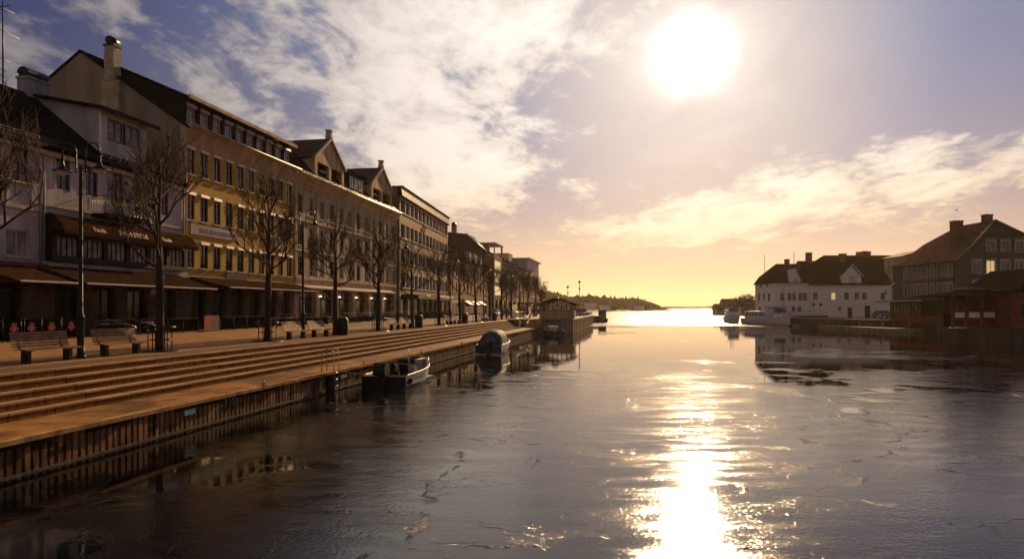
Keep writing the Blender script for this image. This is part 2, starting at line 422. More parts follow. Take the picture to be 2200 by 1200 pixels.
# retaining wall and flight of steps between the two quays
rw = thing('retaining_wall', 'brown stone retaining wall at the end of the long steps', 'wall', SDp(S1, 15.94, 0), ROT)
h_ = MB(); h_.box(-1.0, .0, -1.25, .32, ZQ + .001, ZP + .14); h_.box(0, 10, -.3, 0, ZQ + .001, ZP + .05); h_.build('wall', 'dark_concrete', rw)
h_ = MB(); h_.box(0, 10, -.34, .04, ZP + .051, ZP + .12); h_.build('coping', 'edge_trim', rw)
fs = MB()
for k in range(6): fs.box(92 + k * 1.0, 99, 12.8, 14.6, ZQ + (.001 if k == 0 else k * .17 + .001), ZQ + (k + 1) * .17)
struct(st(fs).build('flight_of_steps', 'step_tread'))
g = MB(); g.box(97.01, 99.5, 12.7, 15.6, -.5, ZP - .01); struct(st(g).build('quay_fill', 'concrete'))
def railing(root, pts, h=1.05, post=1.5, r=.025, bars=.14, m='steel', name='railing'):
    for i in range(len(pts) - 1):
        a, b_ = Vector(pts[i]), Vector(pts[i + 1]); L_ = (b_ - a).length; n = max(1, round(L_ / post))
        t_ = MB(); up = Vector((0, 0, h))
        t_.tube([a + up, b_ + up], r * 1.3, 6); t_.tube([a + up * .12, b_ + up * .12], r * .8, 5)
        for k in range(n + 1): q = a.lerp(b_, k / n); t_.tube([q, q + up], r, 5)
        if bars:
            nb = int(L_ / bars)
            for k in range(1, nb): q = a.lerp(b_, k / nb); t_.tube([q + up * .12, q + up], r * .35, 4, cap=False)
        t_.build(name, m, root)
rl = st_thing('steel_railing', 'pale metal railing on top of the retaining wall past the long steps', 'railing', S1, 15.8, ZP + .12)
railing(rl, [(0, 0, 0), (9.6, 0, 0)], 1.0)
for dd, lb in ((12.75, 'sloping steel handrail on the water side of the short stair by the kiosk'), (14.6, 'sloping steel handrail on the land side of the short stair by the kiosk')):
    rl = st_thing('stair_handrail', lb, 'handrail', 91.5, dd, ZQ + .001)
    railing(rl, [(0, 0, .02), (6.6, 0, 1.05)], .95, bars=.25)

# right bank
RB = [(600, 1200), (58.5, 166), (54.5, 150), (53.6, 124), (60.3, 101.5), (58.2, 91), (43.2, 67), (95, 61), (500, 55), (2500, 300), (2500, 1200)]
g = MB(); g.poly([(x, y, 1.5) for x, y in RB][::-1]); struct(g.build('ground', 'asphalt'))
rq = thing('stone_quay', 'brown stone quay wall below the white houses on the right bank', 'quay wall', (53.6, 124, 0))
h_ = MB()
for (a, b_) in zip(RB[1:7], RB[2:8]):
    a = Vector(a + (0,)); b_ = Vector(b_ + (0,)); nrm = Vector((b_.y - a.y, a.x - b_.x, 0)).normalized() * .7
    ps = [a, b_, b_ - nrm, a - nrm]; i = len(h_.v)
    h_.prism([(p.x - 53.6, p.y - 124) for p in ps], -.8, 1.56)
h_.build('wall', 'dark_concrete', rq)
h_ = MB()
for (a, b_) in zip(RB[2:4], RB[3:5]):
    a = Vector(a + (0,)); b_ = Vector(b_ + (0,)); nrm = Vector((b_.y - a.y, a.x - b_.x, 0)).normalized()
    ps = [a + nrm * .08, b_ + nrm * .08, b_ - nrm * .78, a - nrm * .78]
    h_.prism([(p.x - 53.6, p.y - 124) for p in ps], 1.561, 1.68)
h_.build('coping', 'edge_trim', rq)
g = MB(); g.poly([(54.6, 125.5, 1.52), (58.5, 125.5, 1.52), (66, 142.7, 1.95), (56.5, 142.7, 1.95)]); struct(g.build('lawn', 'grass'))

# far hills (terrain meshes with a wooded skin, kept as land) --------------------------------
mat('hill_earth', (.07, .06, .03), .95, var=.4, scale=.02)
def ridge(pts, depth, name='hills'):
    """pts: (px, ypix, t): crest line seen at distance t"""
    rows = [[], [], [], []]
    for px, yp, t in pts:
        X, Y = XY(px, t); Zt = max(.4, CZ + (660 - yp) / F * t - 4.0)
        u = Vector((X, Y, 0)).normalized() * depth
        rows[0].append((X - u.x, Y - u.y, -.5)); rows[1].append((X - u.x * .8, Y - u.y * .8, 1.2)); rows[2].append((X, Y, Zt)); rows[3].append((X + u.x * 2, Y + u.y * 2, -1))
    m_ = MB(); m_.grid(rows); return struct(m_.build(name, 'hill_earth'))
HILL = [(1040, 640, 620), (1100, 622, 620), (1158, 628, 620), (1180, 627, 640), (1205, 634, 660), (1225, 640, 680), (1260, 636, 690), (1300, 640, 700), (1340, 643, 720), (1360, 641, 740), (1385, 647, 760), (1410, 653, 780), (1440, 660.5, 800)]
FARH = [(1420, 660.2, 1900), (1450, 659.6, 2000), (1480, 659.6, 2100), (1510, 658.8, 2100), (1540, 656, 2000), (1580, 655, 1900), (1640, 650, 1900), (1700, 648, 1900), (1800, 646, 1900), (2000, 645, 1900)]
HD = 110
ridge(HILL, HD)
ridge(FARH, 300)
# ------------------------------------------------------------------ building kit
mat('white_plaster', (.52, .46, .44), .85, var=.3, scale=.8, bump=.25, bscale=14, streak=True)
mat('grey_plaster', (.30, .28, .29), .85, var=.3, scale=.8, bump=.25, bscale=14, streak=True)
mat('beige_plaster', (.30, .25, .17), .85, var=.25, scale=.7, bump=.25, bscale=14, streak=True)
mat('cream_plaster', (.46, .35, .22), .85, var=.35, scale=.9, bump=.5, bscale=9, streak=True)
mat('tan_plaster', (.50, .34, .18), .85, var=.3, scale=.9, bump=.3, bscale=12, streak=True)
mat('ochre_plaster', (.55, .38, .19), .8, var=.35, scale=1.1, bump=.3, bscale=12, streak=True)
pattern_mat('yellow_brick', (.92, .60, .10), (.76, .44, .06), (.30, .18, .06), .26, .09, .014, .8, 'xz', .35, 1.0, 12)
pattern_mat('brown_panel', (.40, .27, .14), (.36, .24, .12), (.12, .08, .05), 2.7, 1.7, .02, .75, 'xz', .3, .3, 5, offset=0, mot=.3)
pattern_mat('roof_slate', (.016, .014, .014), (.026, .022, .02), (.004, .004, .004), .34, .24, .03, .85, 'xz', .3, .7, 20, spec=0)
pattern_mat('roof_tile', (.10, .045, .03), (.17, .075, .045), (.02, .012, .01), .26, .34, .05, .7, 'xz', .4, 1.2, 18)
pattern_mat('lichen_tile', (.12, .045, .03), (.34, .22, .17), (.015, .01, .01), .30, .36, .05, .9, 'yz', .4, 1.4, 9, mot=.8, spec=0)
mat('dark_sheet', (.018, .016, .016), .8, var=.3, scale=2, bump=.2, spec=0)
mat('stone_trim', (.46, .36, .25), .75, var=.35, scale=2.5, bump=.3, bscale=25)
mat('blind_box', (.78, .66, .58), .4, var=.2, scale=5)
mat('frame_dark', (.010, .008, .007), .6, var=.2, scale=8, spec=.2)
mat('frame_white', (.55, .48, .42), .5, var=.2, scale=6)
mat('frame_blue', (.045, .06, .10), .4, var=.2, scale=6)
mat('glass', (.018, .018, .022), .06, var=.5, scale=.7, spec=.8)
mat('glass_dark', (.008, .007, .007), .12, var=.5, scale=.7, spec=.45)
mat('curtained_glass', (.20, .17, .15), .25, var=.7, scale=1.4, spec=.7)
mat('lit_glass', (.6, .5, .3), .3, var=.5, scale=3, emit=(1, .72, .28), estr=.55)  # glow of lit rooms; on the glazed bays it stands for reflected sky
mat('white_wood', (.86, .78, .75), .6, var=.2, scale=3, bump=.2, bscale=18)
mat('red_fascia', (.16, .012, .014), .5, var=.3, scale=2)
mat('awning_brown', (.055, .028, .012), .9, var=.35, scale=2.5, bump=.3, bscale=12, spec=0)
mat('awning_stripe', (.045, .026, .014), .9, var=.5, scale=5, bump=.3, bscale=12, streak=True, spec=0)
mat('awning_bar', (.75, .68, .62), .35, var=.2, scale=6)
mat('gold_letter', (.40, .30, .17), .5, var=0)
mat('grey_letter', (.10, .08, .07), .6, var=0)
mat('red_letter', (.20, .035, .03), .6, var=0)
mat('brick_red', (.22, .07, .045), .8, var=.4, scale=4, bump=.5, bscale=20)
mat('chimney_plaster', (.48, .38, .24), .8, var=.3, scale=2, bump=.3)
mat('green_plaster', (.075, .085, .075), .8, var=.3, scale=1.2, bump=.2, streak=True)
mat('shaded_pier', (.13, .10, .08), .9, var=.35, scale=1.5, bump=.3, spec=.1)  # pier plaster darkened: shade under the awnings is in the colour
mat('red_wood', (.22, .035, .022), .75, var=.35, scale=2.5, bump=.3, bscale=15)

def wall_grid(mb, x0, x1, z0, z1, ops, y=0.0, dep=.2):
    """flat wall at y facing -y, with rectangular openings (x,z,w,h) and reveals going in to y+dep"""
    ops = [(a, b, a + w, b + h) for a, b, w, h in ops]
    xs = sorted({x0, x1} | {q for o in ops for q in (o[0], o[2]) if x0 < q < x1}); zs = sorted({z0, z1} | {q for o in ops for q in (o[1], o[3]) if z0 < q < z1})
    for i in range(len(xs) - 1):
        k0 = None
        for k in range(len(zs) - 1):
            cx, cz_ = (xs[i] + xs[i + 1]) / 2, (zs[k] + zs[k + 1]) / 2
            solid = not any(o[0] < cx < o[2] and o[1] < cz_ < o[3] for o in ops)
            if solid and k0 is None: k0 = zs[k]
            if k0 is not None and (not solid):
                mb.quad((xs[i], y, k0), (xs[i + 1], y, k0), (xs[i + 1], y, zs[k]), (xs[i], y, zs[k])); k0 = None
        if k0 is not None: mb.quad((xs[i], y, k0), (xs[i + 1], y, k0), (xs[i + 1], y, z1), (xs[i], y, z1))
    for a, b, c, d in ops:
        q = y + dep
        mb.quad((a, y, b), (a, y, d), (a, q, d), (a, q, b)); mb.quad((c, y, d), (c, y, b), (c, q, b), (c, q, d))
        mb.quad((a, y, d), (c, y, d), (c, q, d), (a, q, d)); mb.quad((c, y, b), (a, y, b), (a, q, b), (c, q, b))
_wc = {}
def window_meshes(w, h, cols_=2, rows_=3, fr=.07, m='frame_dark', g='glass', sill=None, box=None, sur=None):
    key = (round(w, 3), round(h, 3), cols_, rows_, fr, m, g, sill, box, sur)
    if key in _wc: return _wc[key]
    a = MB()
    a.box(0, fr, .08, .15, 0, h); a.box(w - fr, w, .08, .15, 0, h); a.box(fr, w - fr, .08, .15, 0, fr); a.box(fr, w - fr, .08, .15, h - fr, h)
    for k in range(1, cols_): x_ = w * k / cols_; a.box(x_ - fr * .35, x_ + fr * .35, .095, .14, fr, h - fr)
    for k in range(1, rows_):
        z_ = h * k / rows_
        for q in range(cols_):
            xa = fr if q == 0 else w * q / cols_ + fr * .35; xb = w - fr if q == cols_ - 1 else w * (q + 1) / cols_ - fr * .35
            a.box(xa, xb, .1, .135, z_ - fr * .22, z_ + fr * .22)
    p = MB(); p.quad((0, .142, 0), (w, .142, 0), (w, .142, h), (0, .142, h))
    r = {'frame': a.mesh('window', m), 'pane': p.mesh('pane', g)}
    if sill:
        s_ = MB(); s_.box(-.1, w + .1, -.14, .06, -.12, -.004); r['sill'] = s_.mesh('sill', sill)
    if box:
        s_ = MB(); s_.prism([(-.16, h - .12), (-.003, h - .16), (-.003, h + .12), (-.12, h + .1)], -.04, w + .04, 'x'); r['blind_box'] = s_.mesh('blind_box', box)
    if sur:
        s_ = MB(); q = .13
        s_.prism([(-q, -.0), (0, 0), (0, h), (w, h), (w, 0), (w + q, 0), (w + q, h + q * 1.5), (-q, h + q * 1.5)], -.045, -.002, 'y'); r['surround'] = s_.mesh('surround', sur)
    _wc[key] = r; return r
def window(root, x, z, w, h, y=0, label=None, **kw):
    ms = window_meshes(w, h, **kw)
    o = place('window', ms['frame'], root, (x, y, z))
    if label: o['label'] = label
    for k in ('pane', 'sill', 'blind_box', 'surround'):
        if k in ms: place(k, ms[k], o)
    return o
def shell(mb, x0, x1, dep, z0, z1, roofpts=None, back=True, y0=0):
    """side and back walls; roofpts: gable profile [(y,z)...] from front eave to back eave"""
    pr = roofpts or [(y0, z1), (dep, z1)]
    mb.poly([(x0, dep, z0), (x0, y0, z0)] + [(x0, a, b) for a, b in pr])
    mb.poly([(x1, y0, z0), (x1, dep, z0)] + [(x1, a, b) for a, b in pr[::-1]])
    if back: mb.quad((x1, dep, z0), (x0, dep, z0), (x0, dep, pr[-1][1]), (x1, dep, pr[-1][1]))
def roof_slab(mb, x0, x1, prof, th=.18):
    """roof skin along x with the (y,z) profile"""
    pts = list(prof) + [(a, b - th) for a, b in prof[::-1]]
    mb.prism(pts, x0, x1, 'x')
def text(root, body, loc, size, m, rot=(R(90), 0, 0), name='lettering', ext=.015, align='LEFT', sx=1.0):
    cu = bpy.data.curves.new(name, 'FONT'); cu.body = body; cu.size = size; cu.extrude = ext; cu.align_x = align; cu.resolution_u = 2
    t_ = bpy.data.objects.new('tmp', cu); col.objects.link(t_)
    dg = bpy.context.evaluated_depsgraph_get(); me = bpy.data.meshes.new_from_object(t_.evaluated_get(dg))
    bpy.data.objects.remove(t_); me.materials.clear(); me.materials.append(MATS[m])
    o = place(name, me, root, loc); o.rotation_euler = rot; o.scale = (sx, 1, 1)
    return o
def awning(root, x0, x1, ztop, zfront, out_, m='awning_stripe', y0=0, val=.16, bar=True, side=True):
    a = MB(); n = max(2, int((x1 - x0) / .5)); rows = [[], []]
    for k in range(n + 1):
        x_ = x0 + (x1 - x0) * k / n; sag = .02 * (k % 2)
        rows[0].append((x_, y0, ztop)); rows[1].append((x_, y0 - out_, zfront - sag * .3))
    a.grid([rows[1], rows[0]], smooth=False)
    a.grid([[(p[0], p[1] + .02, p[2] - .04) for p in rows[0]], [(p[0], p[1], p[2] - .04) for p in rows[1]]], smooth=False)
    # scalloped valance
    v_ = [(p[0], p[1] - .004, p[2]) for p in rows[1]]
    a.grid([[(p[0], p[1], p[2] - val * (1 if i % 2 else .75)) for i, p in enumerate(v_)], v_], smooth=False)
    if side:
        for x_ in (x0, x1): a.poly([(x_, y0, ztop), (x_, y0, zfront - .1), (x_, y0 - out_, zfront - .1), (x_, y0 - out_, zfront)])
    o = a.build('awning', m, root)
    if bar:
        b_ = MB(); b_.box(x0 - .05, x1 + .05, y0 - out_ - .075, y0 - out_ - .008, zfront - .03, zfront + .06); b_.build('front_bar', 'awning_bar', o)
        for xa in (x0 + .4, (x0 + x1) / 2, x1 - .4):
            b_ = MB(); b_.tube([(xa, y0, zfront - .35), (xa + .25, y0 - out_ * .5, zfront - .18), (xa, y0 - out_, zfront - .06)], .03, 5); b_.build('arm', 'black_metal', o)
    return o
def pier_front(root, x0, x1, z0, z1, n, mp='grey_plaster', g='glass_dark', pw=.7, y=0, door=True):
    """ground floor: n shop bays between piers"""
    L_ = x1 - x0; bw = (L_ - pw) / n
    for k in range(n + 1):
        xa = x0 + k * bw
        p = MB(); p.box(xa, xa + pw, y, y + .5, z0, z1); p.build('pier', mp, root)
    for k in range(n):
        xa = x0 + k * bw + pw; xb = x0 + (k + 1) * bw
        f = MB(); w_ = xb - xa; h = z1 - z0
        f.box(xa, xb, y + .3, y + .4, z0, z0 + .35)
        f.box(xa, xb, y + .3, y + .38, z1 - .12, z1)
        f.box(xa, xa + .08, y + .3, y + .38, z0 + .35, z1 - .12); f.box(xb - .08, xb, y + .3, y + .38, z0 + .35, z1 - .12)
        f.box(xa + .08, xb - .08, y + .31, y + .37, z1 - .95, z1 - .88)
        m3 = max(1, int(w_ / 1.2))
        for q in range(1, m3 + 1): xq = xa + w_ * q / (m3 + 1); f.box(xq - .03, xq + .03, y + .305, y + .375, z0 + .35, z1 - .95)
        o = f.build('shop_window', 'frame_dark', root)
        p = MB(); p.quad((xa, y + .36, z0), (xb, y + .36, z0), (xb, y + .36, z1), (xa, y + .36, z1)); p.build('pane', g, o)
def gutter(root, x0, x1, y, z, m='edge_trim', r=.09):
    g_ = MB(); g_.tube([(x0, y, z), (x1, y, z)], r, 8); return g_.build('gutter', m, root)
def downpipe(root, x, y, z0, z1, m='grey_plaster', r=.06):
    g_ = MB(); g_.tube([(x, y, z0), (x, y, z1)], r, 8); return g_.build('downpipe', m, root)
def snow_rail(root, x0, x1, y, z, h=.3):
    g_ = MB(); n = int((x1 - x0) / .8)
    for k in (0.45, 1): g_.tube([(x0, y, z + h * k), (x1, y, z + h * k)], .014, 4, cap=False)
    for k in range(n + 1): xx = x0 + (x1 - x0) * k / n; g_.tube([(xx, y + .12, z - .05), (xx, y, z + h * .5), (xx, y, z + h)], .014, 4, cap=False)
    return g_.build('snow_guard', 'steel', root)
def chimney(root, x, y, w, d, z0, z1, m='chimney_plaster', cap=True, capm='black_metal', parent=None):
    c = MB(); c.box(x, x + w, y, y + d, z0, z1 - .25); c.box(x - .06, x + w + .06, y - .06, y + d + .06, z1 - .249, z1 - .1)
    o = c.build('chimney', m, parent or root)
    if cap:
        k = MB(); rows = []
        r_ = d / 2
        for j in range(9): t_ = pi * j / 8; rows.append([(x - .02, y + r_ - cos(t_) * r_, z1 + .15 + sin(t_) * r_ * .9), (x + w + .02, y + r_ - cos(t_) * r_, z1 + .15 + sin(t_) * r_ * .9)])
        k.grid(rows); k.poly([r[0] for r in rows]); k.poly([r[1] for r in rows][::-1])
        k.box(x + .05, x + w - .05, y + .08, y + d - .08, z1 - .099, z1 + .16); k.build('cowl', capm, o)
    return o
def Z(a): return a - ZP

# ================================================================== white building at the left edge (A)
FD = 34.0
def LX(px, s0, d=FD): return s_at(px, d) - s0
a0 = 12.0; sB = s_at(87, FD)
bA = st_thing('white_house', 'pale plastered building at the left edge with red shop fascia and slate roof', 'building', a0, FD)
LA = sB - a0
wn = [(LX(25, a0), Z(10.7), 1.05, 2.0), (LX(25, a0) - 3.2, Z(10.7), 1.05, 2.0), (LX(22, a0) - .3, Z(6.45), 1.5, 1.5), (LX(22, a0) - 4, Z(6.45), 1.5, 1.5)]
w_ = MB(); wall_grid(w_, 0, LA, Z(6.15), Z(13.2), wn)
shell(w_, 0, LA, 12, 0, Z(13.2), [(0, Z(13.2)), (6, Z(17.9)), (12, Z(13.2))]); w_.build('wall', 'white_plaster', bA)
for i, (x, z, w, h) in enumerate(wn): window(bA, x, z, w, h, m='frame_white' if i > 1 else 'frame_dark', g='curtained_glass', cols_=2, rows_=1 if i > 1 else 4, fr=.09, sill='stone_trim')
pier_front(bA, 0, LA, 0, Z(5.3), 5, 'shaded_pier', pw=1.3)
f = MB(); f.box(0, LA + .3, -.25, .2, Z(5.301), Z(6.149)); o = f.build('fascia', 'red_fascia', bA)
f = MB(); f.lathe([(.01, 0), (.12, .02), (.1, .05), (.03, .07), (.03, .2), (.07, .26), (.01, .34)], 8, (LX(45, a0), -.28)); q = f.build('emblem', 'gold_letter', o); q.location.z = Z(5.5)
f = MB(); f.box(0, LA, -.12, -.003, Z(9.15), Z(9.38)); f.build('string_course', 'stone_trim', bA)
f = MB(); roof_slab(f, -.1, LA, [(-.35, Z(12.95)), (6, Z(17.95)), (12.3, Z(12.95))]); rf = f.build('roof', 'roof_slate', bA)
f = MB(); f.box(0, LA, -.3, -.003, Z(12.55), Z(12.9)); f.build('cornice', 'stone_trim', bA)
gutter(bA, 0, LA, -.42, Z(13.0), 'dark_sheet'); snow_rail(rf, 0, LA, .1, Z(13.3))
downpipe(bA, LA - .1, -.1, Z(6.2), Z(12.9))
awning(bA, s_at(35, 30.5) - a0, s_at(172, 30.5) - a0 - .4, Z(5.95), Z(4.93), 3.5, 'awning_brown', y0=-.26)
awning(bA, 2, s_at(-20, 30.5) - a0, Z(5.9), Z(4.93), 3.3, 'awning_brown', y0=-.26)
f = MB(); xx, yy = LX(6, a0, 40), 6.0
f.tube([(xx, yy, Z(17.8)), (xx, yy, Z(23.3))], .05, 6)
for zz, hw in ((22.9, .9), (22.2, .1), (21.4, 1.3), (19.6, .6), (18.9, .35), (18.5, .35)): f.tube([(xx - hw, yy - .1, Z(zz)), (xx + hw, yy + .1, Z(zz))], .022, 4)
for zz in (22.95,): f.tube([(xx - .6, yy - 1.1, Z(zz) - .25), (xx + .3, yy + 1.0, Z(zz) + .1)], .022, 4)
f.build('antenna', 'black_metal', rf)

# ================================================================== white building with the dormer and cafe bay (B)
sC = 47.3
bB = st_thing('white_house', 'white building with large shed dormer, balcony and black framed upstairs cafe window', 'building', sB, FD)
LB = sC - sB
wn = [(LX(p, sB) - .52, Z(10.72), 1.05, 2.05) for p in (135, 196)] + [(LX(252, sB) - .6, Z(9.75), 1.15, 2.9)] + [(LX(p, sB) - .5, Z(10.4), 1.0, 2.0) for p in (300, 352)]
bx0, bx1 = LX(112, sB, 33.5), LB - .3
w_ = MB(); wall_grid(w_, 0, LB, Z(5.9), Z(13.2), wn)
shell(w_, 0, LB, 12, 0, Z(13.2), [(0, Z(13.2)), (6, Z(17.9)), (12, Z(13.2))]); w_.build('wall', 'white_plaster', bB)
for i, (x, z, w, h) in enumerate(wn): window(bB, x, z, w, h, m='frame_blue' if i < 2 else 'frame_dark', g='curtained_glass' if i > 1 else 'glass', cols_=2, rows_=5 if i == 2 else 4, fr=.09, sur='white_plaster')
# upstairs cafe bay
f = MB(); z0, z1 = Z(6.35), Z(8.1); n = 6
wd = (bx1 - bx0 - .35 * (n + 1)) / n
ops = [(bx0 + .35 + k * (wd + .35), z0 + .3, wd, 1.25) for k in range(n)]
wall_grid(f, bx0, bx1, z0, Z(9.15), ops, y=-.5, dep=.15)
f.poly([(bx0, -.5, z0), (bx0, -.5, Z(9.15)), (bx0, -.003, Z(9.15)), (bx0, -.003, z0)]); f.poly([(bx1, -.003, z0), (bx1, -.003, Z(9.15)), (bx1, -.5, Z(9.15)), (bx1, -.5, z0)])
f.quad((bx0, -.5, Z(9.15)), (bx1, -.5, Z(9.15)), (bx1, -.003, Z(9.15)), (bx0, -.003, Z(9.15)))
f.quad((bx0, -.003, z0), (bx1, -.003, z0), (bx1, -.5, z0), (bx0, -.5, z0))
bay = f.build('bay', 'frame_dark', bB)
for x, z, w, h in ops:
    ms = window_meshes(w, h, 4, 2, .05, 'frame_dark', 'curtained_glass'); o = place('window', ms['frame'], bB, (x, -.5, z)); place('pane', ms['pane'], o)
f = MB(); f.prism([(-.501, Z(9.1)), (-.501, Z(8.15)), (-1.35, Z(8.02)), (-1.38, Z(8.12)), (-1.15, Z(8.6)), (-.8, Z(8.95))], bx0 - .05, bx1, 'x')
aw = f.build('canopy', 'awning_brown', bB)
f = MB(); f.box(bx0 - .05, bx1, -1.405, -1.352, Z(7.9), Z(8.13)); f.build('valance', 'awning_brown', aw)
sl = R(65)
text(aw, 'Yaxda', (LX(197, sB, 32.8), -1.335, Z(8.28)), .42, 'gold_letter', (sl, 0, 0))
text(aw, 'PALM STORE', (LX(254, sB, 32.8), -1.345, Z(8.26)), .46, 'gold_letter', (sl, 0, 0))
text(aw, 'Yaxda', (LX(346, sB, 32.8), -1.335, Z(8.28)), .40, 'gold_letter', (sl, 0, 0))
f = MB(); f.box(0, LB, -.2, -.003, Z(5.9), Z(6.3)); f.build('string_course', 'white_plaster', bB)
f = MB(); f.box(0, LB, -.13, -.003, Z(9.55), Z(9.7)); f.build('string_course', 'stone_trim', bB)
pier_front(bB, 0, LB, 0, Z(5.9), 4, 'shaded_pier', pw=1.0)
awning(bB, s_at(190, 30.5) - sB - .1, s_at(465, 30.5) - sB, Z(6.05), Z(4.95), 3.3, y0=-.21)
f = MB(); roof_slab(f, .01, LB, [(-.35, Z(12.95)), (6, Z(17.95)), (12.3, Z(12.95))]); rf = f.build('roof', 'roof_slate', bB)
f = MB(); f.box(0, LB, -.3, -.003, Z(12.5), Z(12.9)); f.build('cornice', 'stone_trim', bB)
gutter(bB, 0, LB, -.42, Z(13.0), 'dark_sheet'); snow_rail(rf, LX(222, sB), LB, .1, Z(13.3), .45)
downpipe(bB, .12, -.12, Z(6), Z(12.9)); downpipe(bB, LB - .2, -.12, Z(6), Z(12.9))
dx0, dx1 = s_at(215, 34.8) - sB, s_at(315, 34.8) - sB
f = MB(); wall_grid(f, dx0, dx1, Z(13.6), Z(16.75), [((dx0 + dx1) / 2 - 1.55, Z(14.85), 3.1, 1.5)], y=.8, dep=.12)
for xx in (dx0, dx1): f.poly([(xx, .8, Z(13.6)), (xx, .8, Z(16.75)), (xx, 5.9, Z(17.85)), (xx, 5.6, Z(17.4))])
dm = f.build('dormer', 'white_plaster', rf)
for xo in (-1.5, .1): window(dm, (dx0 + dx1) / 2 + xo, Z(14.88), 1.4, 1.44, y=.76, m='frame_blue', g='curtained_glass', cols_=2, rows_=3, fr=.12)
f = MB(); f.prism([(.25, Z(16.55)), (.25, Z(16.85)), (6.4, Z(18.1)), (6.4, Z(17.95)), (.6, Z(16.75))], dx0 - .35, dx1 + .7, 'x'); f.build('dormer_roof', 'dark_sheet', dm)
f = MB(); f.box(dx0 - .02, dx0 + .1, .78, .9, Z(13.9), Z(16.6)); f.build('corner_board', 'white_wood', dm)
chimney(bB, LX(50, sB, 40), 5.6, 1.7, .9, Z(16.5), Z(19.1), 'grey_plaster')
# balcony
b0, b1 = LX(225, sB, 33), LX(318, sB, 33)
f = MB(); f.box(b0, b1, -1.15, -.004, Z(9.55) - .2, Z(9.6)); bl = f.build('balcony', 'dark_sheet', bB)
f = MB(); h = 1.1; zb = Z(9.6)
for path in ([(b0 + .04, -.02), (b0 + .04, -1.1)], [(b0 + .04, -1.1), (b1 - .04, -1.1)], [(b1 - .04, -1.1), (b1 - .04, -.02)]):
    (xa, ya), (xb, yb) = path; n = int(max(abs(xb - xa), abs(yb - ya)) / .16)
    f.tube([(xa, ya, zb + h), (xb, yb, zb + h)], .03, 5); f.tube([(xa, ya, zb + .08), (xb, yb, zb + .08)], .02, 4)
    f.tube([(xa, ya, zb + h * .8), (xb, yb, zb + h * .8)], .015, 4)
    for k in range(n + 1):
        u = k / n; xq, yq = xa + (xb - xa) * u, ya + (yb - ya) * u
        f.tube([(xq, yq, zb), (xq, yq, zb + h)], .012, 4, cap=False)
        if k < n:
            xr, yr = xa + (xb - xa) * (k + 1) / n, ya + (yb - ya) * (k + 1) / n
            f.tube([(xq, yq, zb + .1), (xr, yr, zb + h * .45), (xq, yq, zb + h * .8)], .010, 4, cap=False)
f.build('railing', 'black_metal', bl)
f = MB(); f.box(LX(266, sB), LX(266, sB) + .22, -.3, -.003, Z(11.9), Z(12.1)); f.lathe([(.02, 0), (.12, .1), (.12, .35), (.02, .45)], 8, (LX(266, sB) + .1, -.35)); o = f.build('wall_lamp', 'black_metal', bB); 

# ================================================================== yellow brick building (C)
sD = s_at(632, FD)
bC = st_thing('yellow_building', 'tall yellow brick building with four window rows, attic storey and plain gable wall', 'building', sC, FD)
LC = sD - sC
xs = [LX(409, sC) + (LX(621, sC) - LX(409, sC)) * k / 9 for k in range(10)]
rows = [(6.72, 2.0), (10.45, 2.05), (14.0, 2.05)]
wn = [(x - .5, Z(z), 1.0, h) for z, h in rows for x in xs]
w_ = MB(); wall_grid(w_, 0, LC, Z(5.9), Z(16.4), wn); w_.build('wall', 'yellow_brick', bC)
w_ = MB(); AP = 9.1
shell(w_, 0, LC, 18, 0, Z(17.9), [(0, Z(17.6)), (AP, Z(23.8)), (18, Z(17.6))]); w_.build('gable_wall', 'beige_plaster', bC)
for i, (x, z, w, h) in enumerate(wn):
    window(bC, x, z, w, h, m='frame_dark', g='curtained_glass' if (i * 7) % 5 == 0 else 'glass_dark' if (i * 11) % 7 < 3 else 'glass', cols_=2, rows_=4, fr=.08, sill='stone_trim', box='blind_box' if (i * 5) % 13 else None)
f = MB()
prof = [(0, Z(15.95))]
for k in range(7):
    zz = Z(16.1) + k * .19; yy = -.06 - k * .075
    prof += [(yy, zz), (yy, zz + .13), (yy + .02, zz + .15)]
prof += [(-.75, Z(17.45)), (-.75, Z(17.62)), (.3, Z(17.62)), (.3, Z(15.95))]
f.prism(prof, -.05, LC, 'x'); f.build('cornice', 'ochre_plaster', bC)
gutter(bC, 0, LC, -.82, Z(17.6), 'edge_trim', .08)
f = MB(); n = 90
rw_ = [[], []]
for k in range(n * 2 + 1): xx = LC * k / (n * 2); rw_[0].append((xx, -.70 - .06 * (k % 2), Z(17.66))); rw_[1].append((xx, -.55 - .06 * (k % 2), Z(17.82)))
f.grid(rw_, smooth=False); f.build('eave_tiles', 'edge_trim', bC)
# attic strip with windows
ax = .6
wa = [(x - .55, Z(17.95), 1.1, 1.55) for x in [ax + .75 + (LC - ax - 1.6) * k / 9 for k in range(10)]]
f = MB(); wall_grid(f, ax, LC - .1, Z(17.62), Z(19.95), wa, y=.35, dep=.15)
f.poly([(ax, .35, Z(17.62)), (ax, .35, Z(19.95)), (ax, 8.6, Z(23.6)), (ax, 8.9, Z(23.4))])
f.poly([(LC - .1, .35, Z(17.62)), (LC - .1, .35, Z(19.95)), (LC - .1, 8.6, Z(23.6)), (LC - .1, 8.9, Z(23.4))][::-1])
at = f.build('attic', 'dark_sheet', bC)
for x, z, w, h in wa: window(at, x, z, w, h, y=.35, m='frame_white', g='curtained_glass', cols_=2, rows_=3, fr=.07, box='frame_white')
f = MB(); roof_slab(f, ax - .25, LC + .1, [(-.15, Z(19.98)), (AP, Z(24.0)), (18.2, Z(17.7))], .16)
roof_slab(f, -.1, ax - .26, [(-.5, Z(17.5)), (AP, Z(24.0)), (18.2, Z(17.7))], .2)
rf = f.build('roof', 'roof_slate', bC)
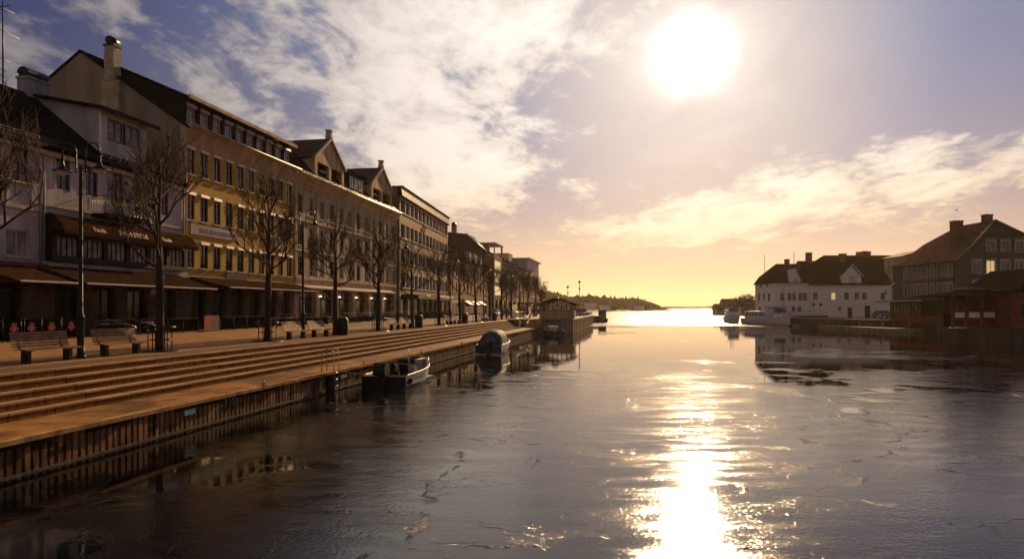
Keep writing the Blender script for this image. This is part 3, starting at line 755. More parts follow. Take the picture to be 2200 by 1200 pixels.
f = MB(); f.box(ax - .3, LC + .1, -.32, -.16, Z(19.8), Z(20.08)); f.build('eave_board', 'ochre_plaster', rf)
snow_rail(rf, ax, LC, .1, Z(20.1), .35)
cx = -.75
f = MB(); f.box(-.3, -.003, 5.5, 7.0, 0, Z(21.3)); f.box(-.4, .4, 5.8, 6.65, Z(21.301), Z(24.0)); o = f.build('chimney', 'chimney_plaster', bC)
f = MB(); f.box(-.46, .46, 5.74, 6.71, Z(24.001), Z(24.14)); 
f.tube([(-.42, 6.22, Z(24.45)), (.42, 6.22, Z(24.45))], .33, 12); f.build('cowl', 'black_metal', o)
downpipe(bC, .12, -.1, Z(6.2), Z(16), 'ochre_plaster')
sg = MB(); sx0, sx1 = LX(408, sC), LX(505, sC); sg.box(sx0, sx1, -.1, -.003, Z(9.35), Z(10.15)); o = sg.build('sign_band', 'white_plaster', bC)
text(o, 'B.R.T. HOLLENHUSET', ((sx0 + sx1) / 2 + .4, -.104, Z(9.55)), .5, 'grey_letter', align='CENTER', ext=.01)
sg = MB(); sx0, sx1 = LX(588, sC), LX(615, sC); sg.box(sx0, sx1, -.1, -.003, Z(9.3), Z(10.1)); sg.build('sign_band', 'white_plaster', bC)
sg = MB(); sx0, sx1 = LX(484, sC), LX(527, sC); sg.box(sx0, sx1, -.12, -.003, Z(6.0), Z(6.5)); sg.build('sign_board', 'frame_dark', bC)
f = MB(); f.box(0, LC, -.09, -.003, Z(5.9), Z(6.1)); f.build('string_course', 'stone_trim', bC)
pier_front(bC, 0, LC, 0, Z(5.9), 6, 'shaded_pier', pw=.9)
awning(bC, .6, s_at(682, 30.5) - sC, Z(6.0), Z(5.15), 3.4, 'awning_brown', y0=-.1)

# ================================================================== cream building with two pedimented dormers (D)
sE = s_at(852, FD)
bD = st_thing('cream_building', 'cream building with two pedimented roof dormers and arched ground floor windows', 'building', sD, FD)
LD = sE - sD
nb = 12; pit = LD / nb
rows = [(6.95, 1.9), (10.1, 2.0), (13.35, 2.0)]
wn = [(pit * (k + .5) - .55, Z(z), 1.1, h) for z, h in rows for k in range(nb)]
w_ = MB(); wall_grid(w_, 0, LD, Z(5.9), Z(16.4), wn, dep=.25)
shell(w_, 0, LD, 16, 0, Z(16.4), [(0, Z(16.4)), (16, Z(16.4))]); w_.build('wall', 'cream_plaster', bD)
for i, (x, z, w, h) in enumerate(wn): window(bD, x, z, w, h, y=.06, m='frame_white' if i % 3 else 'frame_dark', g=('glass', 'glass_dark', 'curtained_glass', 'glass')[(i * 7 + i // 5) % 4], cols_=2, rows_=3, fr=.08, sill='stone_trim', sur='cream_plaster')
pm = MB(); pm.box(-.2, .2, -.11, -.003, Z(6.85), Z(16.0)); pm = pm.mesh('pilaster', 'cream_plaster')
for k in range(nb + 1):
    if k % 2 == 0: place('pilaster', pm, bD, (min(max(pit * k, .22), LD - .22), 0, 0))
for za, zb, yy in ((6.55, 6.8, -.25), (9.45, 9.6, -.16), (12.6, 12.75, -.16)):
    f = MB(); f.box(0, LD, yy, -.0035, Z(za), Z(zb)); f.build('string_course', 'stone_trim', bD)
f = MB(); prof = [(0, Z(15.95)), (-.1, Z(16.0)), (-.1, Z(16.35)), (-.3, Z(16.5)), (-.3, Z(16.8)), (-.6, Z(17.0)), (-.7, Z(17.3)), (.3, Z(17.3)), (.3, Z(15.95))]
f.prism(prof, 0, LD, 'x'); f.build('cornice', 'tan_plaster', bD)
gutter(bD, 0, LD, -.76, Z(17.3), 'edge_trim', .1)
f = MB(); f.prism([(-.5, Z(17.31)), (2.6, Z(20.6)), (9, Z(22.0)), (16, Z(17)), (0, Z(17))], 0.02, LD - .02, 'x'); rf = f.build('roof', 'roof_slate', bD)
snow_rail(rf, 0, LD, -.3, Z(17.5), .3)
def pediment(x0, x1):
    zb, ze, zt = Z(17.3), Z(19.7), Z(22.7); xm = (x0 + x1) / 2; y0 = .35
    f = MB()
    f.prism([(x0, ze), (x1, ze), (x1, ze + .35), (xm, zt), (x0, ze + .35)], y0, y0 + .35, 'y')
    for xa in (x0, xm - .3, x1 - .6): f.box(xa, xa + .6, y0 + .002, y0 + .34, zb, ze - .001)
    f.box(x0, x0 + .25, y0 + .351, 7, zb, ze + .3); f.box(x1 - .25, x1, y0 + .351, 7, zb, ze + .3)
    d = f.build('dormer', 'ochre_plaster', rf)
    f = MB(); f.box(x0 + .26, x1 - .26, y0 + .9, y0 + 1.0, zb, ze - .002); f.build('dormer_window', 'glass_dark', d)
    f = MB()
    for sg_ in (-1, 1):
        xa = x0 - .3 if sg_ < 0 else x1 + .3
        f.prism([(xa, ze + .22), (xm, zt + .12), (xm, zt + .4), (xa, ze + .48)] if sg_ < 0 else [(xm, zt + .12), (xa, ze + .22), (xa, ze + .48), (xm, zt + .4)], y0 - .25, y0 - .002, 'y')
    f.build('raking_cornice', 'stone_trim', d)
    f = MB()
    f.poly([(x0 - .3, y0 - .0, ze + .40), (xm, y0 - .0, zt + .33), (xm, 9.5, zt + .33), (x0 - .3, 9.5, ze + .40)][::-1]); f.poly([(x1 + .3, y0 - .0, ze + .40), (xm, y0 - .0, zt + .33), (xm, 9.5, zt + .33), (x1 + .3, 9.5, ze + .40)])
    f.build('dormer_roof', 'roof_tile', d)
    f = MB(); f.box(xm - .28, xm + .28, y0 - .2, y0 + .5, zt + .32, zt + .6); f.box(xm - .2, xm + .2, y0 - .15, y0 + .45, zt + .601, zt + 1.15); f.box(xm - .3, xm + .3, y0 - .22, y0 + .52, zt + 1.151, zt + 1.3)
    f.build('finial', 'stone_trim', d)
pediment(70.0 - sD, 77.6 - sD); pediment(86.4 - sD, 94.2 - sD)
f = MB(); xa, xb = 79.6 - sD, 84.2 - sD; f.box(xa, xb, .6, 5, Z(17.4), Z(20.3)); dk = f.build('dormer', 'dark_sheet', rf)
for k in range(3): window(dk, xa + .2 + k * 1.45, Z(17.9), 1.25, 2.0, y=.44, m='frame_white', g='glass', cols_=2, rows_=2, fr=.06)
f = MB(); f.prism([(.2, Z(20.31)), (.2, Z(20.5)), (5.5, Z(20.9)), (5.5, Z(20.31))], xa - .3, xb + .3, 'x'); f.build('dormer_roof', 'dark_sheet', dk)
# ground floor arches
nA = 6; pw = .95; bw = (LD - pw) / nA; zt = Z(5.9)
for k in range(nA + 1):
    f = MB(); xa = k * bw; f.box(xa, xa + pw, 0, .6, 0, zt); f.build('pier', 'stone_trim', bD)
    if k < nA:
        x0_, x1_ = xa + pw + .001, xa + bw - .001; xm = (x0_ + x1_) / 2; rx_ = (x1_ - x0_) / 2
        f = MB(); n = 10
        for sg_ in (-1, 1):
            pts = [(xm + sg_ * rx_, zt - 1.2)] + [(xm + sg_ * rx_ * cos(pi / 2 * j / n), zt - 1.2 + 1.05 * sin(pi / 2 * j / n)) for j in range(n + 1)] + [(xm, zt - .001), (xm + sg_ * rx_, zt - .001)]
            f.prism(pts[1:], .02, .5, 'y')
        f.build('arch', 'stone_trim', bD)
        f = MB(); f.box(x0_, x1_, .52, .58, 2.55, 2.75); f.box(x0_, x1_, .52, .58, 0, .5)
        for j in range(1, 6): xq = x0_ + (x1_ - x0_) * j / 6; f.box(xq - .035, xq + .035, .525, .575, 2.751, zt)
        for j in range(1, 3): xq = x0_ + (x1_ - x0_) * j / 3; f.box(xq - .035, xq + .035, .525, .575, .501, 2.549)
        o = f.build('shop_window', 'frame_dark', bD)
        p = MB(); p.quad((x0_, .59, 0), (x1_, .59, 0), (x1_, .59, 2.7), (x0_, .59, 2.7)); p.build('pane', 'glass_dark', o)
        p = MB(); p.quad((x0_, .59, 2.7), (x1_, .59, 2.7), (x1_, .59, zt), (x0_, .59, zt)); p.build('transom_pane', 'curtained_glass', o)
for k in range(1, nA):
    f = MB(); f.lathe([(.02, 3.05), (.16, 2.98), (.17, 2.86), (.02, 2.84)], 10, (k * bw + pw / 2, -.25)); f.build('wall_lamp', mat('lit_lamp', (.9, .8, .6), .4, var=0, emit=(1, .82, .6), estr=1.3), bD)
f = MB(); f.box(0, LD, -.12, -.0, Z(5.9), Z(6.55)); f.build('fascia', 'tan_plaster', bD)
for pa, pb, oo in ((640, 706, 1.4), (706, 742, 1.1), (746, 852, 1.0)):
    xa, xb = max(.3, LX(pa, sD, 33)), min(LX(pb, sD, 33), LD - .2)
    awning(bD, xa, xb, Z(5.95), Z(5.6), oo, 'awning_bar', y0=-.13, val=.08, side=False)

# ================================================================== hotel (E)
E0, E1 = SDp(sE + .4, 33.7), SDp(131.6, 36.3)
LE = (E1 - E0).length; rE = atan2(E1.y - E0.y, E1.x - E0.x)
bE = thing('hotel', 'tall flat roofed brown hotel with ribbon windows, white piers and slatted parapet', 'building', (E0.x, E0.y, ZP), rE)
nE = 13; pE = (LE - 1.2) / nE
bands = [(6.6, 2.0), (10.3, 2.0), (14.0, 2.0), (17.7, 1.8)]
wn = [(.6, Z(z), LE - 1.2, h) for z, h in bands]
w_ = MB(); wall_grid(w_, 0, LE, Z(5.6), Z(19.9), wn, dep=.3)
shell(w_, 0, LE, 15, 0, Z(21.2)); w_.build('wall', 'brown_panel', bE)
for z, h in bands:
    pr = MB(); pr.box(-.14, .14, -.07, .25, 0, h); pr = pr.mesh('pier', 'frame_white')
    for k in range(1, nE): place('pier', pr, bE, (.6 + pE * k, 0, Z(z)))
    for k in range(nE): window(bE, .6 + pE * k, Z(z), pE, h, y=.12, m='frame_dark', g=('glass_dark', 'glass', 'glass_dark', 'curtained_glass')[(k * 5 + int(z)) % 4], cols_=2, rows_=1, fr=.1)
    f = MB(); f.box(.3, LE - .3, -.12, -.003, Z(z) - .16, Z(z) - .02); f.build('sill', 'frame_white', bE)
f = MB(); f.prism([(0, Z(19.9)), (-.35, Z(19.95)), (-.15, Z(21.3)), (.3, Z(21.3)), (.3, Z(19.9))], -.05, LE + .05, 'x'); pa = f.build('parapet', 'dark_sheet', bE)
f = MB(); n = 46; q0, q1 = [], []
for k in range(n):
    x0_ = LE * k / n; 
    for dx, dy in ((0, 0), (.0, -.12), (.42, -.12), (.42, 0)): q0.append((x0_ + dx, -.37 + dy, Z(19.98))); q1.append((x0_ + dx, -.17 + dy, Z(21.25)))
f.grid([q0, q1], smooth=False); f.build('slats', 'frame_white', pa)
f = MB(); f.box(-.1, LE + .1, -.5, 15, Z(21.301), Z(21.42)); f.build('roof', 'dark_sheet', bE)
pier_front(bE, 0, LE, 0, Z(5.6), 8, 'tan_plaster', pw=.8)
f = MB(); f.box(1, LE - 4, -2.6, -.003, Z(4.9), Z(5.5)); f.build('canopy', 'frame_dark', bE)
for xa, xb in ((6.2, 8.8), (13.2, 27.5)):
    f = MB(); f.box(xa, xb, -2.66, -2.605, Z(5.3), Z(5.62)); f.build('canopy_edge', 'awning_bar', bE)
sx = 13.6
text(bE, 'THON', (sx + 1.3, -.08, Z(17.05)), .85, 'red_letter', ext=.05)
text(bE, 'HOTEL', (sx, -.08, Z(16.3)), .85, 'red_letter', ext=.05)

# ================================================================== the row beyond the hotel
def row_building(name, label, s0, s1, d, depth, zwall, zs, nw, ww, hh, mw, roofprof, mr, frame='frame_dark', gl='glass', gs=(5.4, 3), pier='tan_plaster', sur=None, dep=.2):
    r = st_thing(name, label, 'building', s0, d); L_ = s1 - s0
    p_ = L_ / nw; wn = [(p_ * (k + .5) - ww / 2, Z(z), ww, hh) for z in zs for k in range(nw)]
    w_ = MB(); wall_grid(w_, 0, L_, Z(gs[0]), Z(zwall), wn, dep=dep); shell(w_, 0, L_, depth, 0, Z(zwall), [(a, Z(b)) for a, b in roofprof]); w_.build('wall', mw, r)
    for x, z, w, h in wn: window(r, x, z, w, h, m=frame, g=gl, cols_=2, rows_=2, fr=.09, sill='stone_trim', sur=sur)
    pier_front(r, 0, L_, 0, Z(gs[0]), gs[1], pier, pw=.7)
    f = MB(); f.box(0, L_, -.28, -.003, Z(zwall) - .5, Z(zwall) - .05); f.build('cornice', 'stone_trim', r)
    f = MB(); pr = [(a - (.4 if i == 0 else 0), Z(b) + .1) for i, (a, b) in enumerate(roofprof)]
    roof_slab(f, -.02, L_ + .02, pr, .2); rf = f.build('roof', mr, r)
    return r, rf, L_
bF, rf, LF = row_building('tan_building', 'low tan building beside the hotel with arched shops and three small dormers', 132.5, 168, 36, 12, 13.2, (6.9, 10.1), 11, 1.1, 1.9, 'tan_plaster', [(0, 13.2), (1.6, 16.0), (6, 17.4), (12, 13.2)], 'roof_slate')
for k in range(3):
    x_ = 16.5 + k * 5.5
    f = MB(); f.prism([(x_, Z(13.5)), (x_ + 1.5, Z(13.5)), (x_ + 1.5, Z(15.2)), (x_ + .75, Z(16.1)), (x_, Z(15.2))], .05, 2.4, 'y'); d_ = f.build('dormer', 'frame_white', rf)
    f = MB(); f.box(x_ + .3, x_ + 1.2, .02, .048, Z(13.8), Z(15.1)); f.build('dormer_window', 'glass_dark', d_)
for k in range(3): awning(bF, 12 + k * 6.5, 15.5 + k * 6.5, Z(5.0), Z(4.2), 1.3, 'red_fascia', y0=-.02)
bG, rf, LG = row_building('dark_gabled_building', 'dark tall building with a huge slate gable rising behind the low tan building', 168.05, 174, 36.3, 16, 17.2, (6.9, 10.1, 13.3), 3, 1.0, 1.9, 'brick_red', [(0, 17.2), (5.2, 22.0), (12, 22.8), (16, 18)], 'roof_slate')
f = MB(); f.poly([(-.06, -.5, Z(17.0)), (-.06, 5.2, Z(22.2)), (-.06, 12, Z(23)), (-.06, 16, Z(18)), (-.06, 16, 3), (-.06, .5, 3), (-.06, .5, Z(16.8))][::-1]); f.build('gable_slates', 'dark_sheet', bG)
f = MB(); f.tube([(-.1, -.4, Z(17.4)), (-.1, 5.2, Z(22.35))], .14, 5); f.build('barge_board', 'awning_bar', rf)
chimney(bG, .3, 8, 1.0, 1.2, Z(21), Z(24.6), 'brick_red'); chimney(bG, 3.3, 13, 1.0, 1.0, Z(20), Z(24.2), 'brick_red')
bH = st_thing('glass_fronted_building', 'narrow modern building with glazed bays catching the light and a penthouse', 'building', 174.05, 35.6); LH = 11
f = MB(); wn = [(1, Z(z), 9, 2.5) for z in (6.8, 10.2, 13.6)]
wall_grid(f, 0, LH, Z(5.6), Z(17.6), wn, dep=.25); shell(f, 0, LH, 12, 0, Z(17.6)); f.quad((0, 0, Z(17.6)), (LH, 0, Z(17.6)), (LH, 12, Z(17.6)), (0, 12, Z(17.6))); f.build('wall', 'dark_concrete', bH)
for x, z, w, h in wn: window(bH, x, z, w, h, y=.05, m='frame_white', g='lit_glass', cols_=4, rows_=2, fr=.12)  # sky reflection in these bays is painted as emission, not lit rooms
pier_front(bH, 0, LH, 0, Z(5.6), 2, 'dark_concrete')
f = MB(); f.box(0, .3, 1.2, 12, Z(17.61), Z(20.2)); f.box(0, .3, -.2, 0.1, Z(17.6), Z(20.2)); f.box(LH - .3, LH, -.2, .3, Z(17.6), Z(20.2)); f.box(.301, LH - .301, 3.5, 3.8, Z(17.61), Z(20.2)); f.box(-.2, LH + .2, -.4, 12, Z(20.201), Z(20.5)); f.build('penthouse', 'concrete', bH)
f = MB(); f.box(1, LH - 1, 3.4, 3.49, Z(17.7), Z(20)); f.build('penthouse_window', 'lit_glass', bH)
f = MB(); f.box(-2.5, 4.5, 6, 11, Z(17.61), Z(22.3)); f.build('stair_head', 'frame_white', bH)
bI, rf, LI = row_building('grey_green_building', 'grey green classical building with tall narrow windows in the far half of the row', 185.1, 210, 36, 14, 16.5, (6.9, 10.1, 13.2), 9, 1.1, 2.0, 'green_plaster', [(0, 16.5), (6, 20.0), (14, 16.5)], 'roof_slate', frame='frame_white', sur='stone_trim')
bI.children[0].data.materials[0] = mat('greyish_green', (.25, .23, .15), .8, var=.3, scale=1, streak=True)
bJ, rf, LJ = row_building('olive_building', 'olive building with pale window frames next to the lilac topped block', 210.05, 233, 36, 14, 15.9, (6.9, 10.1, 13.0), 8, 1.1, 1.8, 'tan_plaster', [(0, 15.9), (6, 18.6), (14, 15.9)], 'roof_slate', frame='frame_white', sur='stone_trim')
bJ.children[0].data.materials[0] = mat('olive_plaster', (.30, .26, .15), .8, var=.3, scale=1, streak=True)
bK, rf, LK = row_building('lilac_topped_block', 'last block of the row, pale with a lilac upper part and flat roof', 233.1, 262, 36, 16, 14.6, (5.9, 8.6, 11.4), 9, 1.4, 1.5, 'cream_plaster', [(0, 14.6), (16, 14.6)], 'dark_sheet', frame='frame_white')
mat('lilac_panel', (.34, .28, .42), .6, var=.15, scale=1)
f = MB(); f.box(-.1, LK + .1, -.1, 16.1, Z(14.75), Z(20.4)); f.build('upper_storey', 'lilac_panel', bK)
f = MB(); f.box(-.6, LK + 1.2, -1.0, 16.5, Z(20.401), Z(20.75)); f.build('flat_roof', 'frame_white', bK)
f = MB(); f.box(-8, -.4, 5, 12, Z(15), Z(21.8)); f.build('stair_tower', 'tan_plaster', bK)
# ================================================================== right bank houses
GZ = 1.5
def P3(px, py, t): return Vector(((px - 1100) / F * t, t, CZ + (660 - py) / F * t))
# white house with the wide gabled dormer
hx = 62.3; W2 = 17.1
h2 = thing('white_wooden_house', 'long white wooden house with slate roof, wide gabled dormer and one yellow lit window pair', 'house', (hx, 143, GZ), 0)
def zz(a): return a - GZ
wn = []
def WX(px, x0=hx, t=143): return (px - 1100) / F * t - x0
for px in (1752, 1791, 1819, 1841, 1857, 1897): wn.append((WX(px) - .5, zz(5.2), 1.0, 1.55, 'lit_glass' if px == 1791 else 'glass'))
wn += [(WX(1804) - .4, zz(2.9), .8, .9, 'glass_dark'), (WX(1829) - .4, zz(2.75), .8, 1.0, 'glass_dark'), (WX(1826) - .5, GZ - GZ, 1.0, 2.1, 'glass_dark'), (WX(1864) - .6, 0, 1.2, 2.5, 'glass_dark')]
wn = [w for i, w in enumerate(wn) if i != 7]
w_ = MB(); wall_grid(w_, 0, W2, 0, zz(8.75), [w[:4] for w in wn], dep=.12); shell(w_, 0, W2, 11, 0, zz(8.75), [(0, zz(8.75)), (5.5, zz(13.6)), (11, zz(8.75))]); w_.build('wall', 'white_wood', h2)
for i, (x, z, w, h, g) in enumerate(wn):
    if z > .1:
        o = window(h2, x, z, w, h, y=-.02, m='frame_dark' if px < 0 else 'frame_white', g=g, cols_=2, rows_=3, fr=.09, sur='white_wood', label='yellow lit window' if g == 'lit_glass' else None)
    else:
        d_ = MB(); d_.box(x + .02, x + w - .02, .06, .1, 0, h - .02); d_.build('door', 'frame_dark', h2)
for za in (4.6, 7.75):
    f = MB(); f.box(0, W2, -.06, -.003, zz(za), zz(za) + .12); f.build('string_course', 'white_wood', h2)
f = MB(); roof_slab(f, -.25, W2 + .25, [(-.4, zz(8.5)), (5.5, zz(13.7)), (11.4, zz(8.5))], .2); rf = f.build('roof', 'roof_slate', h2)
gx = WX(1829)
f = MB(); gy = -.05
f.prism([(gx - 2.05, zz(8.0)), (gx + 2.05, zz(8.0)), (gx + 2.05, zz(10.1)), (gx, zz(12.3)), (gx - 2.05, zz(10.1))], gy - .12, 4.5, 'y'); dm = f.build('dormer', 'white_wood', h2)
f = MB()
f.prism([(gx - 2.5, zz(9.75)), (gx, zz(12.45)), (gx, zz(12.62)), (gx - 2.5, zz(9.95))], gy - .45, 4.8, 'y'); f.prism([(gx, zz(12.45)), (gx + 2.5, zz(9.75)), (gx + 2.5, zz(9.95)), (gx, zz(12.62))], gy - .45, 4.8, 'y'); f.build('dormer_roof', 'dark_sheet', dm)
f = MB(); f.prism([(gx - 2.52, zz(9.7)), (gx, zz(12.4)), (gx + 2.52, zz(9.7)), (gx + 2.52, zz(9.97)), (gx, zz(12.66)), (gx - 2.52, zz(9.97))], gy - .52, gy - .455, 'y'); f.build('barge_board', 'white_wood', dm)
window(dm, gx - .6, zz(8.75), 1.2, 1.25, y=gy - .26, m='frame_dark', g='glass_dark', cols_=2, rows_=2, fr=.08, sur='white_wood')
chimney(h2, WX(1762) - .55, 5.0, 1.1, .9, zz(13), zz(15.6), 'brick_red', cap=False, parent=rf); chimney(h2, WX(1840) - .8, 5.2, 1.3, .9, zz(13), zz(15.4), 'brick_red', cap=False, parent=rf)
downpipe(h2, .15, -.1, 0, zz(8.5), 'white_wood'); downpipe(h2, W2 - .1, -.1, 0, zz(8.5), 'white_wood')
# white corner house
h1x = 55.2; W1 = 7.05
h1 = thing('white_corner_house', 'white wooden corner house nearest the boats with hipped slate roof and narrow gablet', 'house', (h1x, 143, GZ), 0)
wn = [(WX(px, h1x) - .42, zz(5.0), .85, 1.7) for px in (1681, 1697, 1705, 1720, 1730)] + [(WX(px, h1x) - .4, zz(2.6), .8, 1.2) for px in (1705, 1718)]
w_ = MB(); wall_grid(w_, 0, W1, 0, zz(8.75), wn, dep=.12)
w_.quad((0, 12, 0), (0, 0, 0), (0, 0, zz(8.75)), (0, 12, zz(8.75))); w_.quad((W1, 12, 0), (0, 12, 0), (0, 12, zz(8.75)), (W1, 12, zz(8.75)))
w_.build('wall', 'white_wood', h1)
for x, z, w, h in wn: window(h1, x, z, w, h, y=-.02, m='frame_white', g='glass', cols_=2, rows_=3, fr=.08, sur='white_wood')
for yy, z, h in ((3.0, 5.0, 1.6), (6.0, 5.0, 1.6), (9.0, 5.0, 1.6), (3.0, 2.3, 1.4), (8.5, 2.3, 1.4), (4.2, 8.0, 1.3), (7.6, 8.0, 1.3)):
    ms = window_meshes(1.0, h, 2, 3, .09, 'frame_dark', 'glass'); o = place('window', ms['frame'], h1, (-.16, yy + 1.0, zz(z)), -pi / 2); place('pane', ms['pane'], o)
f = MB(); e_ = .35; zr, ze = zz(13.1), zz(8.7)
f.poly([(-e_, -e_, ze), (W1 + .1, -e_, ze), (W1 + .1, 6, zr), (2.4, 6, zr)]); f.poly([(-e_, 12 + e_, ze), (-e_, -e_, ze), (0.2, 1.8, zz(10.4)), (2.4, 6, zr), (.2, 10.2, zz(10.4))]); f.poly([(W1 + .1, 12 + e_, ze), (-e_, 12 + e_, ze), (2.4, 6, zr), (W1 + .1, 6, zr)])
f.poly([(-e_, -e_, ze), (-e_, 12 + e_, ze), (W1 + .1, 12 + e_, ze), (W1 + .1, -e_, ze)])
rf = f.build('roof', 'roof_slate', h1)
f = MB(); gx = WX(1708, h1x); f.prism([(gx - 1.0, zz(8.4)), (gx + 1.0, zz(8.4)), (gx + 1.0, zz(9.3)), (gx, zz(11.4)), (gx - 1.0, zz(9.3))], -.2, 3.6, 'y'); dm = f.build('gablet', 'white_wood', h1)
f = MB(); f.prism([(gx - 1.25, zz(8.95)), (gx, zz(11.5)), (gx + 1.25, zz(8.95)), (gx + 1.25, zz(9.15)), (gx, zz(11.7)), (gx - 1.25, zz(9.15))], -.32, 3.8, 'y'); f.build('gablet_roof', 'white_wood', dm)
window(dm, gx - .3, zz(8.7), .6, .8, y=-.34, m='frame_dark', g='glass_dark', cols_=2, rows_=2, fr=.06)
chimney(h1, WX(1715, h1x) - .4, 5.6, .9, .8, zz(12.4), zz(14.2), 'brick_red', cap=False, parent=rf)
# big slate roofed house behind
h3 = thing('slate_roofed_house', 'large dark slate roofed house behind the white houses, with a row of chimneys', 'house', (79, 172, GZ), 0)
w_ = MB(); w_.box(0, 24, 0, 14, 0, zz(10.5)); w_.build('wall', 'red_wood', h3)
f = MB(); f.prism([(-4, zz(10.2)), (24.5, zz(10.2)), (24.5, zz(16.9)), (5.5, zz(17.1)), (1, zz(16.0))], -.5, 14.5, 'y'); f2 = MB()
f2.grid([[(-6, -.5, zz(10.3)), (24.5, -.5, zz(10.3))], [(2.5, 6.5, zz(17.2)), (24.5, 6.5, zz(17.2))], [(-6, 14.5, zz(10.3)), (24.5, 14.5, zz(10.3))]], smooth=False)
f2.poly([(-6, 14.5, zz(10.3)), (-6, -.5, zz(10.3)), (2.5, 6.5, zz(17.2))]); f2.poly([(24.5, -.5, zz(10.3)), (24.5, 14.5, zz(10.3)), (24.5, 6.5, zz(17.2))]); f2.poly([(-6, -.5, zz(10.3)), (-6, 14.5, zz(10.3)), (24.5, 14.5, zz(10.3)), (24.5, -.5, zz(10.3))])
rf = f2.build('roof', 'roof_slate', h3)
for px, w, hh in ((1846, 1.3, 18.2), (1858, 1.0, 18.4), (1866, .9, 18.3)):
    x = (px - 1100) / F * 178.5 - 79; chimney(h3, x - w / 2, 6.1, w, .9, zz(16.8), zz(hh), 'brick_red', cap=False, parent=rf)
h4 = thing('pink_house', 'small pale pink house end with red tiled roof, left of the grey building', 'house', (90.5, 158, GZ), 0)
w_ = MB(); w_.box(0, 9, 0, 8, 0, zz(15.5)); w_.build('wall', 'cream_plaster', h4)
f = MB(); f.prism([(-.5, zz(15.45)), (4.5, zz(16.9)), (9.5, zz(17.0)), (9.5, zz(15.45))], -.4, 8.4, 'y'); f.build('roof', 'roof_tile', h4)
# grey green building with tiled roof
gb = thing('grey_building', 'dark grey green gabled building with lichen covered tile roof and one yellow lit window', 'building', (68.35, 105, GZ), 0)
GL = 17.5; gz = zz
def GX(px, t=105): return (px - 1100) / F * t - 68.35
wn = [(GX(px) - .65, gz(12.1), 1.3, 1.75, 'glass') for px in (2128, 2159, 2190, 2221)] + [(GX(px) - .7, gz(8.75), 1.4, 2.1, 'lit_glass' if px == 2129 else 'curtained_glass') for px in (2099, 2129, 2160, 2191, 2222)] + [(GX(px) - .65, gz(5.6), 1.3, 2.1, 'curtained_glass') for px in (2100, 2129, 2160, 2191)]
wn = [w for w in wn if w[0] + w[2] < 13]
w_ = MB(); wall_grid(w_, 0, 13, 0, gz(11.1), [w[:4] for w in wn if w[1] + w[3] < gz(11.1)], dep=.12)
top = [(0, gz(11.1)), (2.0, gz(12.9)), (5.7, gz(16.9)), (9.6, gz(15.1)), (13, gz(13.4))]
w_.poly([(x, 0, z) for x, z in [(0, gz(11.1)), (13, gz(11.1))] + top[::-1][:-1]])
for x_, zt in ((0, gz(11.1)), (13, gz(13.4))): w_.quad((x_, GL, 0), (x_, 0, 0), (x_, 0, zt), (x_, GL, zt))
w_.poly([(13, GL, 0), (0, GL, 0)] + [(x, GL, z - q) for (x, z), q in zip(top, (0, 1.0, 2.3, 1.1, 0))]); w_.build('wall', 'green_plaster', gb)
for x, z, w, h, g in wn: window(gb, x, z, w, h, y=-.16 if z > gz(11) else -.02, m='frame_white', g=g, cols_=2, rows_=4, fr=.1, sur='frame_white', label='yellow lit window' if g == 'lit_glass' else None)
for px in (1948, 1962, 1976, 1990, 2005, 2020, 2035, 2049):
    t = 68.35 / ((px - 1100) / F); t = min(max(t, 106.3), 105 + GL - 1)
    for z_, h in ((8.3, 2.1), (5.3, 2.1)):
        ms = window_meshes(1.1, h, 2, 4, .12, 'frame_white', 'glass', None, None, 'frame_white'); o = place('window', ms['frame'], gb, (-.16, t - 105 + .55, gz(z_)), -pi / 2); place('pane', ms['pane'], o); place('surround', ms['surround'], o)
f = MB()
prof = [(-.5, gz(10.75)), (2.0, gz(13.0)), (5.7, gz(17.05)), (9.6, gz(15.25)), (13.3, gz(13.45))]
low = [(-.5, gz(10.75)), (1.6, gz(12.6)), (4.0, gz(14.6)), (9.6, gz(14.2)), (13.3, gz(13.45))]
rows_ = []
for yy, pr in ((-.35, prof), (8.5, prof), (GL + .4, [(a, b if i in (0, 4) else b - (.0, .9, 2.2, 1.0, 0)[i]) for i, (a, b) in enumerate(prof)])): rows_.append([(a, yy, b) for a, b in pr])
for k in range(2):
    for i in range(4): f.quad(rows_[k][i + 1], rows_[k][i], rows_[k + 1][i], rows_[k + 1][i + 1])
f.poly([(a, -.35, b) for a, b in prof] + [(a, -.35, b - .22) for a, b in prof[::-1]])
for i in range(4): f.quad(*[(q[0], q[1], q[2] - .22) for q in (rows_[0][i], rows_[0][i + 1], rows_[1][i + 1], rows_[1][i])])
rf = f.build('roof', 'lichen_tile', gb)
f = MB(); f.tube([(-.5, -.42, gz(10.75)), (2, -.42, gz(13.0)), (5.7, -.42, gz(17.05)), (13.3, -.42, gz(13.45))], .09, 5); f.build('barge_board', 'stone_trim', rf)
f = MB(); f.tube([(-.6, -.3, gz(10.7)), (-.6, GL + .3, gz(10.7))], .09, 6); f.build('gutter', 'dark_sheet', rf)
chimney(gb, GX(2085) + .2, 4.2, 1.5, 1.1, gz(13.0), gz(17.6), 'brick_red', cap=False, parent=rf); chimney(gb, GX(2130), 1.2, 1.1, 1.1, gz(15.5), gz(18.2), 'brick_red', cap=False, parent=rf)
f = MB(); f.box(2.6, 13, -.06, -.003, gz(14.6), gz(14.75)); f.build('string_course', 'dark_sheet', gb)
f = MB(); f.box(-.12, -.003, 4, 4.14, 0, gz(10.7)); f.build('downpipe', 'dark_sheet', gb)
fp = MB(); fp.tube([(-.1, 16.8, gz(8.0)), (-2.6, 15.6, gz(6.6))], .05, 6); o = fp.build('flag_pole', 'white_wood', gb)
